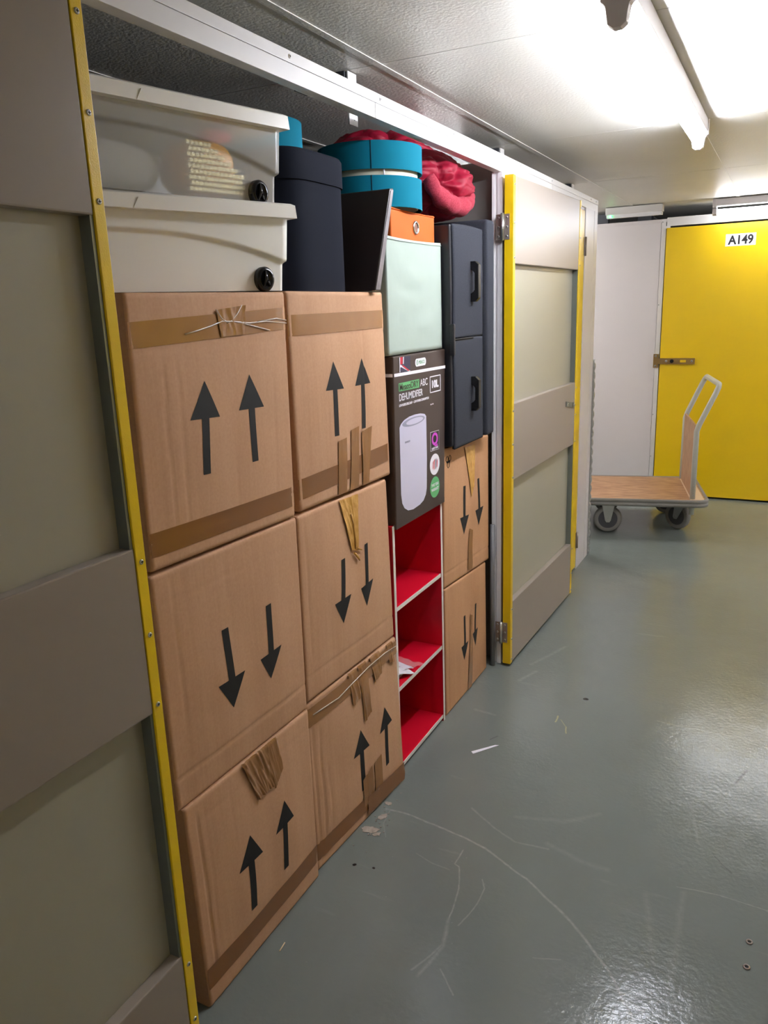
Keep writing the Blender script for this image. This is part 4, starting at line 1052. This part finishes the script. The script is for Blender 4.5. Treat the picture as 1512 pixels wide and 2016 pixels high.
mb = MB(); duv(mb, (-0.150, 2.600, 1.845), (0.155, 0.225, 0.112), pinch=(0.80,-0.55,-0.05), seed=1.3, flat=1.742)
o = mb.build('front_fold', 'duvet', e)
mb = MB(); duv(mb, (-0.34, 2.66, 1.925), (0.20, 0.23, 0.125), pinch=(0.5,-0.6,0.4), seed=4.1, amp=0.02)
o = mb.build('back_fold', 'duvet', e)
# heather jersey underside: a thick curved roll below the satin
mb = MB()
pth = [(0.000,2.395,1.835),(0.016,2.400,1.800),(0.022,2.44,1.775),(0.024,2.50,1.764),(0.026,2.56,1.762),(0.022,2.62,1.768),(0.016,2.68,1.786),(0.000,2.735,1.815),(-0.030,2.775,1.85)]
P_ = []; RR = []
for i in range(49):
    f = i/48*(len(pth)-1); k = min(int(f), len(pth)-2); q = Vector(pth[k]).lerp(Vector(pth[k+1]), f-k); P_.append(q + Vector((0,0,0.004*noise.noise(Vector((i*0.25,0,0)))))); RR.append(0.030+0.006*noise.noise(Vector((i*0.2,4,0)))-0.010*abs(i/24-1)**2)
mb.tube(P_, RR, 28)
for v in mb.bm.verts: v.co += Vector((1,0,0.4))*0.006*noise.noise(v.co*26)
bmesh.ops.translate(mb.bm, verts=mb.bm.verts, vec=(-0.035,0,0.010))
mb.build('jersey_fold', 'duvet2', e)

# ================================================================== GREY POLE
o = MB().tube([(0.014,2.857,0.001),(0.012,2.858,0.30),(0.010,2.866,0.606)], 0.0095, 16).use(0).build('pole', 'lilacpole', loc=(0.014,2.857,0)); tag(o, 'grey plastic pole leaning between the boxes and the white door post', 'pole')

# ================================================================== PLATFORM TROLLEY
TH = R(12.5)
e = empty('platform_trolley', (0.655, 5.045, 0), 'grey platform trolley with plywood deck and upright handle by the yellow door', 'trolley', rz=TH)
LX, WY, ZT = 1.02, 0.72, 0.247     # deck runs along local -x, width along +y
def rrect(x0, x1, y0, y1, r, n=8):
    out = []
    for cx, cy, a0_ in ((x1-r,y1-r,0),(x0+r,y1-r,90),(x0+r,y0+r,180),(x1-r,y0+r,270)):
        for k in range(n+1): a = R(a0_+90*k/n); out.append((cx+r*math.cos(a), cy+r*math.sin(a)))
    return out
MB().prism(rrect(-LX+0.018, -0.018, 0.018, WY-0.018, 0.06), 'z', ZT-0.022, ZT-0.003).build('deck', 'ply', e, local=True)
MB().prism([( -0.112,0.03),(-0.030,0.03),(-0.030,WY-0.03),(-0.112,WY-0.03)], 'z', ZT-0.0028, ZT-0.0015).build('deck_end', 'plyend', e, local=True)
mb = MB(); rr_ = rrect(-LX, 0, 0, WY, 0.075, 10)
n = len(rr_)
def inset(k, d):
    p = Vector(rr_[k]); a = Vector(rr_[k-1]); c = Vector(rr_[(k+1)%n]); t_ = (c-a).normalized(); nn = Vector((t_.y, -t_.x)); return p - nn*d
rings = []
for d, z in ((0.020,ZT-0.002),(0.004,ZT+0.001),(0.0,ZT-0.006),(0.001,ZT-0.020),(0.006,ZT-0.024),(0.001,ZT-0.028),(0.0,ZT-0.042),(0.006,ZT-0.048),(0.022,ZT-0.046),(0.020,ZT-0.002)):
    rings.append([(inset(k, d).x, inset(k, d).y, z) for k in range(n)])
mb.loft(rings, caps=False); mb.build('rubber_bumper', 'rubber', e, local=True)
MB().box(-LX+0.08, -0.08, 0.05, 0.09, ZT-0.052, ZT-0.024).box(-LX+0.08, -0.08, WY-0.09, WY-0.05, ZT-0.052, ZT-0.024).build('frame_rail', 'rubberd', e, local=True)
# handle
hx = -0.098; y0, y1 = 0.055, WY-0.055
path = [(hx,y0,0.145),(hx,y0,0.67),(hx+0.006,y0,0.69),(hx+0.012,y0,0.71),(hx+0.095,y0,0.905),(hx+0.108,y0+0.012,0.935),(hx+0.114,y0+0.045,0.950)]
path2 = [(x,y1-(y-y0),z) for x,y,z in reversed(path)]
mb = MB(); mb.tube(path+path2, 0.0165, 16); o = mb.build('handle_tube', 'trolley', e, local=True)
mb = MB().hexa([(hx-0.006,y0+0.014,ZT-0.002),(hx+0.006,y0+0.014,ZT-0.002),(hx+0.006,y1-0.014,ZT-0.002),(hx-0.006,y1-0.014,ZT-0.002),(hx-0.006,y0+0.014,0.700),(hx+0.006,y0+0.014,0.700),(hx+0.006,y1-0.014,0.700),(hx-0.006,y1-0.014,0.700)], 0.001)
mb.build('handle_board', 'ply', e, local=True)
for z in (0.27, 0.33): MB().tube([(hx+0.002,y0-0.015,z),(hx+0.002,y0-0.019,z)], 0.006, 10).build('bolt', 'steel', e, local=True)
def castor(x, y, rot, swivel):
    """wheel 160 mm with pressed fork"""
    def T(px, py, pz):
        c, s = math.cos(rot), math.sin(rot); return (x + c*px - s*py, y + s*px + c*py, pz)
    off = -0.035 if swivel else 0.0
    f = MB(); f.hexa([T(-0.05,-0.04,ZT-0.055),T(0.05,-0.04,ZT-0.055),T(0.05,0.04,ZT-0.055),T(-0.05,0.04,ZT-0.055),T(-0.05,-0.04,ZT-0.049),T(0.05,-0.04,ZT-0.049),T(0.05,0.04,ZT-0.049),T(-0.05,0.04,ZT-0.049)], 0.001)
    for sy in (-1, 1):
        ya, yb_ = sy*0.026, sy*0.029
        if ya > yb_: ya, yb_ = yb_, ya
        prof = [(-0.040,ZT-0.056),(0.040,ZT-0.056),(off+0.018,0.083),(off+0.010,0.070),(off-0.010,0.070),(off-0.018,0.083)]
        A = [f.bm.verts.new(T(p[0], ya, p[1])) for p in prof]; B = [f.bm.verts.new(T(p[0], yb_, p[1])) for p in prof]
        fs = [f.bm.faces.new(list(reversed(A))), f.bm.faces.new(B)] + [f.bm.faces.new((A[k], A[(k+1)%6], B[(k+1)%6], B[k])) for k in range(6)]; f._faces(fs)
    fo = f.build('castor_fork', 'steel', e, local=True)
    def ring(r_, py, n_=40): return [T(off+r_*math.cos(2*math.pi*k/n_), py, 0.0895+r_*math.sin(2*math.pi*k/n_)) for k in range(n_)]
    t_ = MB(); t_.loft([ring(0.060,-0.019), ring(0.078,-0.021), ring(0.086,-0.014), ring(0.089,0.0), ring(0.086,0.014), ring(0.078,0.021), ring(0.060,0.019)], caps=False); t_.build('tyre', 'rubber', e, local=True)
    h = MB(); h.loft([ring(0.061,-0.016), ring(0.054,-0.012), ring(0.022,-0.012), ring(0.020,-0.022)]); h.loft([ring(0.061,0.016), ring(0.054,0.012), ring(0.022,0.012), ring(0.020,0.022)]); h.build('wheel_hub', 'rubberd', e, local=True)
    a_ = MB(); a_.tube([T(off,-0.034,0.0895), T(off,0.034,0.0895)], 0.009, 6); a_.build('axle', 'steel', fo, local=True)
castor(-0.60, 0.105, R(3), False); castor(-0.130, 0.215, R(-42), True)
castor(-0.60, WY-0.10, R(-20), False); castor(-0.165, WY-0.10, R(-30), True)

# ================================================================== FLOOR ITEMS
o = MB().prism([(0.167,2.202),(0.177,2.191),(0.239,2.276),(0.226,2.271)], 'z', 0.0004, 0.0016).build('paper_strip', 'paper', loc=(0.2,2.24,0)); tag(o, 'thin white paper strip lying on the grey floor', 'paper')
o = MB().tube([(0.060,1.219,0.003),(0.057,1.245,0.003)], 0.0016, 6).build('wood_splinter', 'chip', loc=(0.06,1.23,0)); tag(o, 'small pale splinter on the floor near the bottom cardboard box', 'splinter')
random.seed(3)
mb = MB()
for cx, cy, rx, ry, ang in ((0.047,1.700,0.026,0.014,0.3),(0.052,1.768,0.016,0.010,1.1),(0.040,1.832,0.012,0.008,0.2),(0.072,1.690,0.012,0.006,0.8)):
    n_ = 22; ring = []
    for k in range(n_):
        a = 2*math.pi*k/n_; r1 = 1+0.45*noise.noise(Vector((math.cos(a)*2, math.sin(a)*2, cx*40)))
        px, py = rx*r1*math.cos(a), ry*r1*math.sin(a); ring.append((cx+px*math.cos(ang)-py*math.sin(ang), cy+px*math.sin(ang)+py*math.cos(ang)))
    mb.prism(ring, 'z', 0.0002, 0.0012)
for k in range(40):
    x = 0.045+random.gauss(0,0.02); y = 1.73+random.gauss(0,0.05); r_ = random.uniform(0.0008,0.0025)
    if x > 0.03: mb.tube([(x,y,0.0003),(x,y,0.002)], r_, 5)
o = mb.build('floor_chips', 'debris', loc=(0.05,1.73,0)); tag(o, 'patch of pale chipped paint and crumbs on the floor beside the battered box', 'debris', kind='stuff')
for k, (x, y) in enumerate(((1.041,1.704),(1.039,1.624))):
    e = empty('floor_bolt', (x, y, 0), ['recessed steel floor bolt at the right edge, the one farther from the viewer', 'recessed steel floor bolt at the right edge, the one nearer the viewer'][k], 'bolt', 'floor bolts')
    MB().tube([(x+0.006*math.cos(a*math.pi/8), y+0.006*math.sin(a*math.pi/8), 0.0015) for a in range(16)], 0.0022, 6, close=True).build('ring', 'darksteel', e)
    MB().tube([(x,y,0.0002),(x,y,0.0012)], 0.0055, 14).build('socket', 'black', e)
